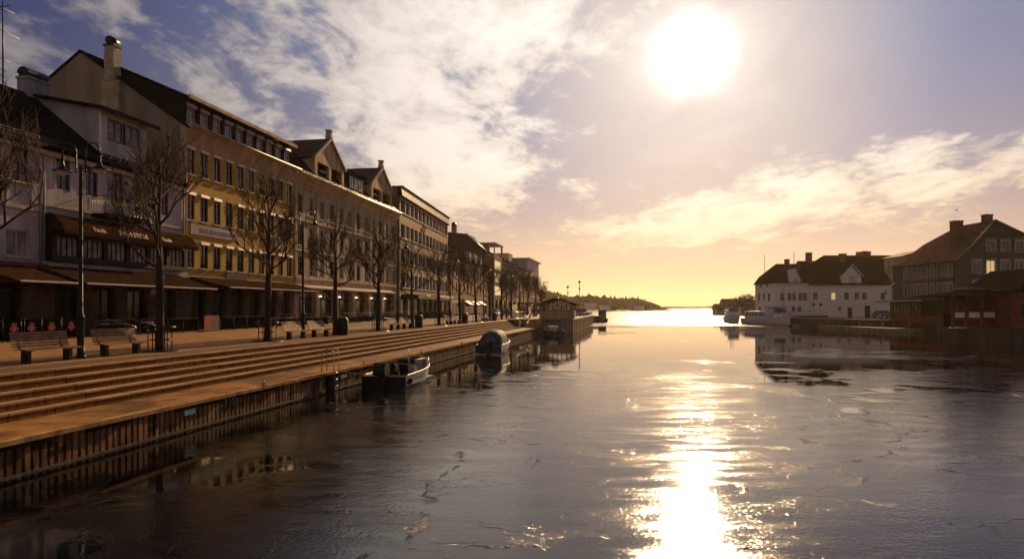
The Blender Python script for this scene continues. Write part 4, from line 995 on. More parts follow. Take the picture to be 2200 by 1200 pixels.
# low glass pavilion
X0, T0 = XY(1912, 103); X1, T1 = XY(2052, 92)
gp = thing('glass_pavilion', 'low flat roofed pavilion with a long glass strip before the grey building', 'pavilion', (X0, T0, GZ), atan2(T1 - T0, X1 - X0)); LP = Vector((X1 - X0, T1 - T0)).length
f = MB(); f.box(0, LP, 0, 6, 0, 1.0); f.build('base_wall', 'red_wood', gp)
for k in range(6):
    xa = LP * k / 6; f = MB(); f.box(xa + .02, xa + .12, .02, .12, 1.001, 2.9); f.box(xa + .121, xa + LP / 6, .02, .1, 2.7, 2.9); f.box(xa + .121, xa + LP / 6, .02, .1, 1.001, 1.1)
    for q in (1, 2): f.box(xa + LP / 18 * q, xa + LP / 18 * q + .05, .03, .09, 1.101, 2.699)
    o = f.build('window', 'frame_dark', gp); p = MB(); p.quad((xa, .13, 1), (xa + LP / 6, .13, 1), (xa + LP / 6, .13, 2.9), (xa, .13, 2.9)); p.build('pane', 'curtained_glass' if k < 3 else 'glass_dark', o)
f = MB(); f.box(-1.8, LP + .3, -.9, 6.4, 2.901, 3.12); f.build('roof', 'dark_sheet', gp)
f = MB(); f.box(-1.85, LP * .6, -.97, -.901, 2.95, 3.16); f.build('fascia', 'frame_white', gp)
# red pavilion on the pier
X0, T0 = XY(2046, 68.5)
rp = thing('red_pavilion', 'dark red timber waterside pavilion with balustrade, pale panels and low hipped roof', 'pavilion', (X0, T0, 1.5), R(-2)); LR = 5.9
for k in range(5):
    f = MB(); xa = k * LR / 4 - (.11 if k else 0); f.box(xa, xa + .24, 0, .24, 0, 3.3); f.build('post', 'red_wood', rp)
for k in range(4):
    xa = k * LR / 4 + (.24 if not k else .13); xb = (k + 1) * LR / 4 - .111
    f = MB(); f.box(xa, xb, .06, .14, .95, 1.02); f.box(xa, xb, .06, .14, .1, .16); o = f.build('balustrade', 'red_wood', rp)
    bal = MB(); bal.box(0, .05, .08, .12, .161, .949); bal = bal.mesh('baluster', 'red_wood'); n = int((xb - xa) / .17)
    for j in range(1, n): place('baluster', bal, o, (xa + (xb - xa) * j / n - .025, 0, 0))
    f = MB(); f.box(xa + .1, xb - .1, .07, .12, 1.08, 1.62); f.build('wind_panel', 'white_wood', rp)
f = MB(); f.box(2.4, LR, 5.5, 5.7, 0, 3.3); f.build('back_wall', 'frame_dark', rp)
for k in range(4):
    f = MB(); xa = 2.5 + k * .85; f.box(xa, xa + .6, 5.42, 5.49, 1.5, 2.7); o = f.build('back_window', 'curtained_glass', rp)
rb = [(-.7, -.6), (LR + 1.0, -.6), (LR + 1.0, 6.2), (-.7, 6.2)]; rt = [(2.6, 2.4), (LR - 1, 2.4), (LR - 1, 3.2), (2.6, 3.2)]
f = MB()
for i in range(4):
    a, b_ = rb[i], rb[(i + 1) % 4]; c_, d_ = rt[(i + 1) % 4], rt[i]
    f.poly([(a[0], a[1], 3.3), (b_[0], b_[1], 3.3), (c_[0], c_[1], 3.85), (d_[0], d_[1], 3.85)]); f.poly([(b_[0], b_[1], 3.18), (a[0], a[1], 3.18), (a[0], a[1], 3.3), (b_[0], b_[1], 3.3)][::-1])
f.poly([(a[0], a[1], 3.85) for a in rt]); f.poly([(a[0], a[1], 3.18) for a in rb[::-1]]); rf = f.build('roof', 'dark_sheet', rp)
f = MB(); f.box(2.6, LR - .5, 1.6, 3.6, 3.7, 3.99); f.build('roof_lantern', 'red_wood', rf)
f = MB(); f.prism([(2.4, 4.0), (LR, 4.0), (LR, 4.07), (2.4, 4.12)], 1.2, 4.0, 'y'); f.build('lantern_roof', 'steel', rf)
# dark building at the right edge
X0, T0 = XY(2163, 66)
db = thing('dark_timber_house', 'very dark reddish timber house cut off by the right edge behind the pavilion posts', 'house', (X0 + .9, T0 + .6, 1.5), 0)
w_ = MB(); wall_grid(w_, 0, 14, 0, 4.0, [(1.0, 1.2, .9, 1.3), (3.4, 1.2, .9, 1.3), (6, 1.2, .9, 1.3)], dep=.1); shell(w_, 0, 14, 7, 0, 4.0); w_.build('wall', 'red_wood', db)
for x in (1.0, 3.4, 6): window(db, x, 1.2, .9, 1.3, y=-.03, m='frame_dark', g='glass_dark', cols_=2, rows_=2, fr=.07)
f = MB(); f.prism([(-.5, 3.7), (.4, 4.1), (3.2, 6.0), (14.5, 6.2), (14.5, 3.7)], -.6, 7.5, 'y'); f.build('roof', 'dark_sheet', db)
# sheds and things beyond the boats
def small_house(px, t, w, hw, hr, name, lab, m, mr='roof_tile', base=1.2, dep=8):
    X, Y = XY(px, t); o = thing(name, lab, 'house', (X, Y, base)); z1 = hw; f = MB(); f.box(0, w, 0, dep, -1.5, z1); f.prism([(0, z1 + .001), (dep, z1 + .001), (dep / 2, hr)], .01, w - .01, 'x'); f.build('wall', m, o)
    f = MB(); roof_slab(f, -.4, w + .4, [(-.5, z1 - .25), (dep / 2, hr + .15), (dep + .5, z1 - .25)], .2); rf = f.build('roof', mr, o); f = MB(); f.box(w * .6, w * .6 + 1, dep / 2 - .5, dep / 2 + .5, hr - .8, hr + 1.2); f.build('chimney', 'brick_red', rf)
    n = max(1, int(w / 3))
    for k in range(n):
        x = w * (k + .5) / n; window(o, x - .5, z1 * .35, 1, z1 * .4, y=-.16, m='frame_white', g='glass', cols_=2, rows_=2, fr=.12)
g = MB(); g.poly([(x, y, .9) for x, y in ((92, 306), (96, 296), (110, 285), (170, 280), (300, 280), (300, 520), (190, 520))][::-1]); struct(g.build('far_shore', 'hill_earth'))
g = MB(); g.prism([(92, 306), (96, 296), (110, 285), (170, 280), (300, 280), (300, 520), (190, 520)][::-1], -.5, .89); struct(g.build('far_shore_bank', 'dark_concrete'))
small_house(1541, 305, 9, 2.2, 4.2, 'low_house', 'low brown roofed house on the far shore, furthest from the white houses', 'cream_plaster', base=.9)
small_house(1557, 315, 13, 3.8, 6.6, 'far_house', 'pale two storey house on the far shore left of the small bushy trees', 'white_wood', base=.9)
small_house(1606, 285, 6, 2.6, 4.0, 'boat_shed', 'tiny shed on the far shore just left of the white corner house', 'red_wood', base=.9)
# ================================================================== trees
mat('bark', (.035, .022, .016), .9, var=.5, scale=6, bump=.8, bscale=30)
mat('twig', (.055, .028, .018), .85, var=.4, scale=5)
def bare_tree(seed, H=8.2, fork=2.9, spread=1.9, tr=.17):
    rnd = random.Random(seed); tk = MB(); cr = MB()
    lean = Vector((rnd.uniform(-.06, .06), rnd.uniform(-.06, .06), 0))
    pts = [Vector((0, 0, -.1)), Vector((0, 0, .15)), lean * .5 + Vector((0, 0, fork * .5)), lean + Vector((0, 0, fork))]
    tk.tube(pts, [tr * 1.25, tr, tr * .88, tr * .95], 10)
    def clampr(p):
        r = sqrt(p.x * p.x + p.y * p.y)
        return r > spread * (1.0 if p.z > fork + 1.2 else .75)
    def twigs(p, d, r, L, lev):
        n = 3
        q = [p]; dd = d.copy()
        for k in range(n):
            dd = (dd + Vector((rnd.gauss(0, .22), rnd.gauss(0, .22), rnd.gauss(.08, .12)))).normalized(); 
            np_ = q[-1] + dd * (L / n)
            if clampr(np_): dd = (dd + Vector((-np_.x, -np_.y, 1.2)).normalized() * .9).normalized(); np_ = q[-1] + dd * (L / n)
            q.append(np_)
        cr.tube(q, [r, r * .8, r * .6, r * .35], 5 if lev < 2 else 3, cap=False)
        if lev >= 4 or q[-1].z > H: return
        m_ = (5, 5, 4, 3)[lev]
        for k in range(m_):
            u = rnd.uniform(.35, 1.0); i = min(2, int(u * 3)); b = q[i].lerp(q[i + 1], u * 3 - i if i < 2 else (u * 3 - 2))
            a = rnd.uniform(0, 2 * pi); side = Vector((cos(a), sin(a), rnd.uniform(0, .9)))
            nd = (dd * .8 + side * .62 + Vector((0, 0, .22))).normalized()
            twigs(b, nd, max(.0045, r * rnd.uniform(.42, .58)), L * rnd.uniform(.55, .8), lev + 1)
    top = pts[-1]
    # central leader
    lead = [top, top + Vector((0.03, .02, (H - fork) * .35)), top + Vector((-.05, .04, (H - fork) * .65)), top + Vector((.02, -.03, (H - fork) * .9))]
    cr.tube(lead, [tr * .8, tr * .5, tr * .3, .015], 7, cap=False)
    for k in range(11):
        u = .04 + k / 12 * .9; i = min(2, int(u * 3)); b = lead[i].lerp(lead[i + 1], u * 3 - i); a = k * 2.4 + rnd.uniform(-.3, .3)
        L = (1.25 - u * .55) * spread * .82
        twigs(b, Vector((cos(a), sin(a), .45 + u * 1.0)).normalized(), tr * (.42 - .2 * u), L, 1 if u > .25 else 0 if k < 3 else 1)
    return tk.mesh('trunk', 'bark'), cr.mesh('crown', 'twig')
protos = [bare_tree(11), bare_tree(23, 8.0, 2.7, 2.0), bare_tree(37, 7.6, 3.0, 1.8)]
TREES = [(16, 1), (24.0, 0), (32.0, 1), (40.0, 2), (47.3, 0), (55.2, 1), (63.2, 2), (71.3, 0), (79, 1), (87, 2), (95, 0), (103, 1), (111, 2), (119, 0), (128, 1), (137, 2)]
TL = ['bare pollarded street tree at the left edge, its trunk outside the picture', 'bare street tree closest to the camera, standing in a metal guard beside the second bench', 'bare street tree with metal guard in front of the yellow brick building', 'bare street tree beside the first dark litter bin, before the cream building',
      'bare street tree with guard in front of the lit ground floor arches', 'bare street tree beside the second litter bin, in front of the hotel corner', 'slim bare street tree with guard in front of the hotel middle', 'thick bare street tree at the far corner of the hotel']
for i, (s, k) in enumerate(TREES):
    r = st_thing('street_tree', TL[i] if i < 8 else 'bare street tree standing %s along the far end of the quay row' % (['ninth', 'tenth', 'eleventh', 'twelfth', 'thirteenth', 'fourteenth', 'fifteenth', 'last'][i - 8]), 'tree', s, 18.3, ZP, 'bare trees along the quay', rz=(i * 1.7) if i else 2.2)
    place('trunk', protos[k][0], r); c = place('crown', protos[k][1], r)
    q = random.Random(i * 31 + 5); r.scale = (q.uniform(.9, 1.08), q.uniform(.9, 1.08), q.uniform(.9, 1.04)); r.rotation_euler.x = q.uniform(-.025, .025); r.rotation_euler.y = q.uniform(-.025, .025)
# tree guards
gm = MB()
for k in range(6):
    a = 2 * pi * k / 6; gm.tube([(.42 * cos(a), .42 * sin(a), 0), (.42 * cos(a), .42 * sin(a), .8), (.55 * cos(a), .55 * sin(a), .95)], .022, 5)
n = 24
gm = gm.mesh('upright', 'black_metal')
ring = MB(); ring.tube([(.55 * cos(2 * pi * k / n), .55 * sin(2 * pi * k / n), .95) for k in range(n + 1)], .028, 6); ring.tube([(.43 * cos(2 * pi * k / n), .43 * sin(2 * pi * k / n), .45) for k in range(n + 1)], .015, 5); ring = ring.mesh('ring', 'black_metal')
grt = MB(); grt.lathe([(0.2, .035), (.75, .035), (.78, 0)], 24); grt = grt.mesh('grate', 'black_metal')
up1 = MB(); up1.tube([(.42, 0, 0), (.42, 0, .8), (.55, 0, .95)], .022, 5); up1 = up1.mesh('upright', 'black_metal')
for i, lb in ((1, 'round metal tree guard around the tree nearest the camera'), (2, 'round metal tree guard in front of the yellow brick building'), (4, 'round metal tree guard in front of the arched shop windows'), (6, 'round metal tree guard in front of the hotel'), (8, 'smallest metal tree guard, far along the quay')):
    r = st_thing('tree_guard', lb, 'tree guard', TREES[i][0], 18.3, ZP + .004, 'metal tree guards')
    place('ring', ring, r); place('grate', grt, r)
    for k in range(6): place('upright', up1, r, (0, 0, 0), pi / 3 * k)
# ================================================================== double lamps
def lamp_post(r):
    p = MB(); p.lathe([(.16, 0), (.16, .08), (.12, .12), (.11, 1.3), (.13, 1.35), (.12, 1.42), (.07, 1.5), (.055, 6.3), (.05, 6.5)], 12); p.build('post', 'black_metal', r)
    for sg_ in (-1, 1):
        a = MB(); b0 = .18; zc_ = 6.95; rad = .27
        pts = [(0, 0, 6.42), (0, sg_ * b0, 6.42), (0, sg_ * b0, zc_)] + [(0, sg_ * (b0 + rad - rad * cos(pi * k / 8)), zc_ + .05 + rad * sin(pi * k / 8)) for k in range(9)] + [(0, sg_ * (b0 + 2 * rad), 6.75)]
        a.tube(pts, .026, 7); a.tube([(0, sg_ * b0, 6.42), (0, sg_ * b0, 6.28)], .03, 6); a.tube([(0, sg_ * (b0 + 2 * rad), 6.82), (0, sg_ * (b0 + 2 * rad), 6.7)], .05, 8)
        o = a.build('arm', 'black_metal', r)
        h = MB(); h.lathe([(.045, 6.75), (.055, 6.62), (.09, 6.5), (.17, 6.42), (.30, 6.36), (.31, 6.34), (.28, 6.345), (.05, 6.40)], 16, (0, sg_ * (b0 + 2 * rad))); h.build('lamp_shade', 'black_metal', o)
        g_ = MB(); g_.lathe([(.21, 6.355), (.2, 6.3), (.14, 6.23), (.005, 6.2)], 14, (0, sg_ * (b0 + 2 * rad))); g_.build('lamp_glass', 'lamp_glass', o)
mat('lamp_glass', (.55, .5, .45), .15, var=0, spec=.8)
LS = [20.2, 36.0, 51.8, 67.6, 83.4, 99.2, 115, 131]
LL = ['tall black double arm street lamp between the two nearest benches', 'tall black double arm street lamp before the end of the yellow building', 'tall black double arm street lamp in front of the cream building and hotel joint', 'tall black double arm street lamp before the far corner of the hotel', 'black double arm street lamp fifth along the quay, amid thin trees', 'black double arm street lamp sixth along the quay, by the end of the long steps', 'black double arm street lamp seventh along the quay', 'black double arm street lamp farthest along the quay row']
r0 = st_thing('street_lamp', LL[0], 'street lamp', LS[0], 18.4, ZP, 'double arm street lamps'); lamp_post(r0)
for s, l in zip(LS[1:], LL[1:]): another(r0, l, SDp(s, 18.4, ZP))
def bench(r):
    # backrest curve, profile in (y,z); seat faces the water (-y)
    sm = MB(); prof = [(-.30, .42), (-.22, .44), (-.13, .44), (-.04, .435), (.05, .43), (.14, .44), (.20, .52), (.225, .60), (.245, .68), (.262, .76), (.28, .84), (.295, .92)]
    slat = []
    for i, (y, z) in enumerate(prof):
        if i < 6: a_ = 0
        else: a_ = 1.33
        s_ = MB(); hw = .029; t_ = .016; dy, dz = cos(a_) * hw, sin(a_) * hw; ny, nz = -sin(a_) * t_, cos(a_) * t_
        s_.prism([(y - dy - ny, z - dz - nz), (y + dy - ny, z + dz - nz), (y + dy + ny, z + dz + nz), (y - dy + ny, z - dz + nz)], -1.05, 1.05, 'x')
        (s_.build('seat_slat', 'bench_wood', r) if i < 6 else s_.build('backrest_slat', 'bench_wood', r))
    for xq in (-.78, .78):
        l = MB(); l.box(xq - .07, xq + .07, -.14, .10, 0, .38); l.build('leg', 'black_metal', r)
        l = MB(); l.prism([(-.3, .38), (.16, .38), (.27, .5), (.33, .94), (.31, .94), (.235, .57), (.14, .415), (-.3, .395)], xq - .025, xq + .025, 'x'); l.build('bracket', 'black_metal', r)
mat('bench_wood', (.40, .23, .11), .6, var=.4, scale=3, bump=.3, bscale=30)
b0_ = st_thing('park_bench', 'slatted wooden park bench left of the nearest street lamp', 'bench', 18.75, 18.3, ZP, 'slatted benches facing the water'); bench(b0_)
BL = [(21.95, 18.35, 'slatted wooden park bench between the nearest street lamp and the nearest tree guard'), (34.6, 18.1, 'pale slatted bench left of the second street lamp'), (37.5, 18.1, 'pale slatted bench between the second street lamp and the first litter bin'), (50.3, 18.1, 'slatted bench left of the third street lamp'), (53.2, 18.1, 'slatted bench right of the third street lamp'),
      (66.1, 18.1, 'slatted bench left of the fourth street lamp'), (69, 18.1, 'slatted bench right of the fourth street lamp'), (81.9, 18.1, 'slatted bench left of the fifth street lamp'), (84.8, 18.1, 'slatted bench right of the fifth street lamp')]
for s, d, l in BL: another(b0_, l, SDp(s, d, ZP))
def litter_bin(r):
    b = MB(); b.lathe([(.30, 0), (.33, .03), (.34, .95), (.30, .98), (.29, .9)], 18); b.poly([(.29 * cos(2 * pi * k / 18), .29 * sin(2 * pi * k / 18), .9) for k in range(18)]); b.build('body', 'black_metal', r)
    b = MB(); b.lathe([(.345, .88), (.36, .9), (.36, .94), (.345, .96)], 18); b.lathe([(.31, .98), (.33, 1.0), (.22, 1.1), (.005, 1.13)], 18); b.build('lid', 'black_metal', r)
    b = MB(); b.box(-.05, .05, -.36, -.342, .55, .7); b.build('badge', 'steel', r)
lb0 = st_thing('litter_bin', 'dark round litter bin right of the pale benches, nearest one', 'litter bin', 39.9, 17.75, ZP, 'dark litter bins'); litter_bin(lb0)
for s, l in ((55.2, 'dark litter bin at the foot of the tree before the hotel'), (71.2, 'dark litter bin by the far corner of the hotel'), (87.0, 'small dark litter bin near the end of the long steps')): another(lb0, l, SDp(s, 17.75, ZP))

# ================================================================== cafe terraces
mat('black_canvas', (.008, .007, .007), .95, var=.3, scale=4, spec=0)
mat('crest_red', (.28, .03, .015), .6, var=.2, scale=10)
mat('crest_pink', (.22, .025, .045), .6, var=.2, scale=10)
mat('plank', (.20, .11, .05), .7, var=.4, scale=3, bump=.3)
def screen_panel(r, w=1.25, crest=None):
    p = MB(); p.box(0, w, -.02, .02, .12, 1.12); p.build('canvas', 'black_canvas', r)
    for xq in (0, w): q = MB(); q.tube([(xq, 0, 0), (xq, 0, 1.2)], .025, 6); q.build('post', 'black_metal', r)
    if crest:
        c = MB(); xm = w / 2; y = -.03; 
        c.prism([(xm - .13, .80), (xm + .13, .80), (xm + .13, .60), (xm, .44), (xm - .13, .60)], y, y + .008, 'y')
        c.prism([(xm - .14, .83), (xm + .14, .83), (xm + .16, .95), (xm + .07, .88), (xm, .98), (xm - .07, .88), (xm - .16, .95)], y, y + .008, 'y')
        for sg_ in (-1, 1): c.prism([(xm + sg_ * .16, .78), (xm + sg_ * .25, .70), (xm + sg_ * .16, .50)], y, y + .008, 'y')
        c.build('crest', crest, r)
for i, px in enumerate((30, 41.5, 84, 105) if False else (30, 41, 53, 0)): pass
cr_px = [(30, 'crest_red'), (41, None)]
xs_ = []
s_a = s_at(20, 31); s_b = s_at(52, 31)
for i, (px, cm) in enumerate(((29, 'crest_red'), (67, 'crest_pink'), (110, 'crest_red'), (152, 'crest_pink'))):
    s = s_at(px, 30.2)
    r = st_thing('terrace_screen', ['black canvas terrace screen with orange red crest, furthest left', 'black canvas terrace screen with pinkish crest, second from left', 'black canvas terrace screen with dark red crest, third from left', 'black canvas terrace screen with small crest, beside the nearest lamp post'][i], 'terrace screen', s - .6, 30.2, ZP, 'black terrace screens with crests')
    screen_panel(r, 1.2, cm)
def terrace_fence(s0, s1, d, lab, h=1.0, solid=False, m='black_metal'):
    r = st_thing('terrace_fence', lab, 'fence', s0, d); L_ = s1 - s0; n = max(1, round(L_ / 1.8))
    for k in range(n + 1): p = MB(); p.box(L_ * k / n - .03, L_ * k / n + .03, -.03, .03, 0, h); p.build('post', m, r)
    p = MB(); p.box(0, L_, -.05, .05, h + .001, h + .035); p.build('rail', 'awning_bar' if (not solid and s0 > 55) else 'frame_dark', r)
    if solid: p = MB(); p.box(0, L_, -.01, .01, .1, h - .05); p.build('panel', 'black_canvas', r)
    else:
        p = MB(); p.box(0, L_, -.012, .012, .12, h * .62); p.build('panel', 'black_canvas', r)
        p = MB(); p.box(0, L_, -.02, .02, h * .74, h * .79); p.build('mid_rail', m, r)
terrace_fence(s_at(-60, 30.4), s_at(17, 30.4), 30.4, 'low dark terrace fence at the left edge', 1.0, True)
terrace_fence(s_at(200, 30.4), s_at(268, 30.4), 30.4, 'dark terrace fence under the cafe awning, right of the lamp', .95)
terrace_fence(s_at(300, 30.4), s_at(338, 30.4), 30.4, 'short dark fence behind the nearest tree', .95)
terrace_fence(s_at(360, 30.4), s_at(425, 30.4), 30.4, 'dark terrace fence between the nearest tree and the red menu board', .95, True)
terrace_fence(s_at(468, 30.4), s_at(575, 30.4), 30.2, 'long dark terrace fence before the yellow building', 1.0, True)
terrace_fence(s_at(590, 30.4), s_at(700, 30.4), 30.2, 'terrace fence with pale rail behind the pale benches', 1.1)
terrace_fence(s_at(735, 30.4), s_at(800, 30.4), 30.2, 'terrace fence with pale rail below the lit arches', 1.1)
terrace_fence(s_at(810, 30.4), s_at(880, 30.4), 29.6, 'terrace fence with pale rail by the hotel corner', 1.1)
terrace_fence(s_at(890, 30.4), s_at(960, 30.4), 29.6, 'dark terrace fence under the hotel canopy', 1.1, True)
# stair handrails in front of cafes
for px in (258, 305):
    r = st_thing('entrance_handrail', 'steel handrail slanting down to the pavement, %s of the trunk of the nearest tree' % ('further left' if px == 258 else 'just left'), 'handrail', s_at(px, 30), 30, ZP)
    f = MB(); f.tube([(0, .9, 0), (0, .9, 1.05), (1.3, .0, .55), (1.3, .0, 0)], .018, 6); f.build('rail', 'steel', r)
# red menu board
r = st_thing('menu_board', 'red and dark folding menu board standing before the yellow building', 'sign', s_at(428, 30), 29.6, ZP)
f = MB(); f.box(0, .85, 0, .03, .15, 1.15); f.build('panel', mat('board_red', (.42, .06, .035), .5, var=.2, scale=5), r); f = MB(); f.box(.86, 1.75, 0, .03, .15, 1.15); f.build('panel', mat('board_photo', (.16, .10, .06), .5, var=.8, scale=3, col2=(.03, .03, .02)), r)
f = MB(); f.box(-.04, 1.8, .03, .5, 0, .12); f.build('base', 'concrete', r)
# tables, chairs, parasols on the terraces
mat('rattan', (.055, .035, .025), .7, var=.4, scale=20)
def cafe_table(r):
    f = MB(); f.lathe([(.005, .72), (.4, .72), (.41, .735), (.4, .75), (.005, .75)], 16); f.build('table_top', 'awning_bar', r); f = MB(); f.tube([(0, 0, .03), (0, 0, .72)], .03, 6); f.lathe([(.25, 0), (.25, .02), (.04, .05)], 12); f.build('pedestal', 'black_metal', r)
def cafe_chair(r):
    f = MB(); f.box(-.22, .22, -.22, .22, .42, .46); f.build('seat', 'rattan', r); f = MB(); f.prism([(.2, .461), (.23, .461), (.30, .88), (.27, .88)], -.22, .22, 'x'); f.build('backrest', 'rattan', r)
    lg = MB(); lg.tube([(0, 0, 0), (0, 0, .42)], .015, 5); lg = lg.mesh('leg', 'black_metal')
    for xa in (-.19, .19):
        for ya in (-.19, .19): place('leg', lg, r, (xa, ya, 0))
t0 = c0 = None; rr = random.Random(5)
spots = [(27.5, 'left edge terrace'), (30.0, 'terrace behind the crest screens'), (37, 'terrace under the brown cafe awning'), (40, 'terrace behind the nearest tree'), (51, 'terrace before the yellow building'), (56, 'middle of the yellow building terrace'), (60, 'end of the yellow building terrace'), (67, 'first arch of the cream building'), (71, 'second arch of the cream building'), (75.5, 'third arch of the cream building'), (80, 'fourth arch of the cream building'), (86, 'fifth arch of the cream building'), (92, 'last arch of the cream building'), (99, 'start of the hotel terrace'), (105, 'middle of the hotel terrace'), (111, 'end of the hotel terrace')]
for i, (s, w_) in enumerate(spots):
    d = 32.2 - .7 * (i % 2) if i < 13 else 30.8
    lab = 'round pale cafe table at the ' + w_
    if t0 is None: t0 = st_thing('cafe_table', lab, 'table', s, d, ZP, 'round cafe tables'); cafe_table(t0)
    else: another(t0, lab, SDp(s, d, ZP))
    for j, a in enumerate((.3, 3.3)):
        a += rr.uniform(-.3, .3); lab2 = 'dark %s chair of the table, %s' % (('far', 'near')[j], w_)
        loc = SDp(s + cos(a) * .72, d + sin(a) * .72, ZP); rz = ROT + a - pi / 2
        if c0 is None: c0 = thing('cafe_chair', lab2, 'chair', loc, rz, 'dark cafe chairs'); cafe_chair(c0)
        else: another(c0, lab2, loc, rz)
# ================================================================== cars on the far part of the quay
mat('tyre', (.012, .012, .012), .8, var=0); mat('car_glass', (.02, .02, .025), .04, var=0, spec=.9)
def paint(n, c): return mat(n, c, .28, var=.05, spec=.6, coat=.8)
def car(name, lab, loc, rz, c, L=4.3, Wd=1.75, H=1.45, van=False):
    r = thing(name, lab, 'van' if van else 'car', loc, rz, 'vehicles parked on the quay'); h = Wd / 2; pn = paint('paint_' + ('%d%d%d' % tuple(int(q * 99) for q in c)), c)
    # body lofted from cross-sections along x
    zb = .28; bel = .86 if not van else 1.05
    side = [(-L / 2, .5), (-L / 2 + .04, .72), (-L / 2 + .18, bel - .02), (-L * .22, bel), (L * .2, bel), (L * .36, bel - .1), (L / 2 - .06, .66), (L / 2, .48)]
    f = MB(); rows = []
    for x, zt in side:
        k = 1 - .10 * (abs(x) / (L / 2)) ** 4; rows.append([(x, -h * k * .96, zb), (x, -h * k, .5), (x, -h * k * .97, zt - .06), (x, -h * k * .88, zt), (x, h * k * .88, zt), (x, h * k * .97, zt - .06), (x, h * k, .5), (x, h * k * .96, zb)])
    f.grid(rows, close=True); f.poly(rows[0]); f.poly(rows[-1][::-1]); f.build('body', pn, r)
    if van: cab = [(-L * .47, bel - .02, .99), (-L * .45, H - .08, .9), (-L * .40, H, .86), (L * .14, H, .86), (L * .22, H - .12, .86), (L * .36, bel - .08, .95)]
    else: cab = [(-L * .44, bel - .04, .93), (-L * .33, H - .1, .78), (-L * .24, H, .74), (L * .04, H, .74), (L * .10, H - .05, .76), (L * .27, bel - .02, .93)]
    f = MB(); rows = []
    for x, zt, k in cab: rows.append([(x, -h * .92, bel - .06), (x, -h * (.92 if zt < bel + .1 else k), zt), (x, h * (.92 if zt < bel + .1 else k), zt), (x, h * .92, bel - .06)])
    f.grid(rows, smooth=False); f.build('windows', 'car_glass', r)
    f = MB(); x0, x1 = cab[2][0], cab[3][0]; f.box(x0 - .02, x1 + .02, -h * .76, h * .76, H - .02, H + .018)
    for sg_ in (-1, 1):
        for xa, xb in ((cab[0][0], cab[2][0]), (cab[5][0], cab[3][0]), ((cab[2][0] + cab[3][0]) / 2, (cab[2][0] + cab[3][0]) / 2)):
            f.tube([(xa, sg_ * h * .93, bel - .02), (xb, sg_ * h * .77, H)], .035, 4)
    if van: f.box(-L * .46, -L * .02, -h * .9, h * .9, bel - .04, H - .1)
    f.build('roof', pn, r)
    wm = MB(); n = 16
    for yy in (-1, 1): pass
    wm.grid([[(.31 * cos(2 * pi * k / n) * q, y_, .31 * sin(2 * pi * k / n) * q) for k in range(n)] for q, y_ in ((.55, -.1), (.95, -.1), (1, -.07), (1, .07), (.95, .1), (.55, .1))], close=True); tm = wm.mesh('wheel', 'tyre')
    rm = MB(); rm.poly([(.175 * cos(2 * pi * k / n), -.095, .175 * sin(2 * pi * k / n)) for k in range(n)]); rm.poly([(.175 * cos(2 * pi * k / n), .095, .175 * sin(2 * pi * k / n)) for k in range(n)][::-1]); rm = rm.mesh('rim', 'steel')
    for xa in (-L * .31, L * .31):
        for ya in (-h + .1, h - .1): o = place('wheel', tm, r, (xa, ya, .31)); place('rim', rm, o)
    for ya in (-h + .18, h - .42):
        f = MB(); f.box(L / 2 - .09, L / 2 + .005, ya, ya + .24, .56, .68); f.build('headlight', 'lamp_glass', r)
        f = MB(); f.box(-L / 2 - .005, -L / 2 + .08, ya, ya + .2, .6, .76); f.build('tail_light', 'crest_red', r)
    f = MB(); f.box(-L / 2 - .012, -L / 2 + .01, -.26, .26, .42, .53); f.build('number_plate', 'frame_white', r)
    return r
for s, d, c, nm, lab, H, van, L in ((118, 24, (.32, .30, .28), 'parked_car', 'silver rounded car parked with its back to the camera, first of the row', 1.5, False, 4.0), (126, 22.5, (.03, .03, .035), 'parked_car', 'black car parked behind the first silver one', 1.42, False, 4.3), (131, 20.6, (.40, .36, .30), 'parked_van', 'pale boxy van parked beside the railing', 1.95, True, 4.8), (137, 20.2, (.45, .40, .36), 'parked_car', 'pale car parked just beyond the boxy van', 1.6, False, 4.3), (143, 19.6, (.22, .05, .04), 'parked_car', 'red car parked beyond the pale ones', 1.45, False, 4.2), (149, 19.0, (.40, .38, .36), 'parked_car', 'light grey car parked farthest along the railing', 1.45, False, 4.2), (134, 25, (.08, .09, .11), 'parked_car', 'dark blue grey car parked nearer the buildings', 1.45, False, 4.2)):
    car(nm, lab, SDp(s, d, ZP + .004), ROT, c, L, 1.75, H, van)
for i, s in enumerate((126, 131.5, 137, 142.5)):
    car('parked_car', ['pale car parked on the projecting quay right behind the kiosk', 'dark car parked on the projecting quay, second past the kiosk', 'silver car parked on the projecting quay, third past the kiosk', 'small white car at the far tip of the projecting quay'][i], SDp(s, 10.6, ZP + .004), ROT - 1.2, [(.4, .37, .33), (.05, .05, .06), (.35, .33, .32), (.5, .48, .45)][i], 4.1, 1.7, 1.45)
cc = P3(1893, 675, 138); car('parked_car', 'dark green car parked in front of the long white wooden house', (cc.x, 137, GZ), R(8), (.05, .06, .05), 4.4, 1.8, 1.5)
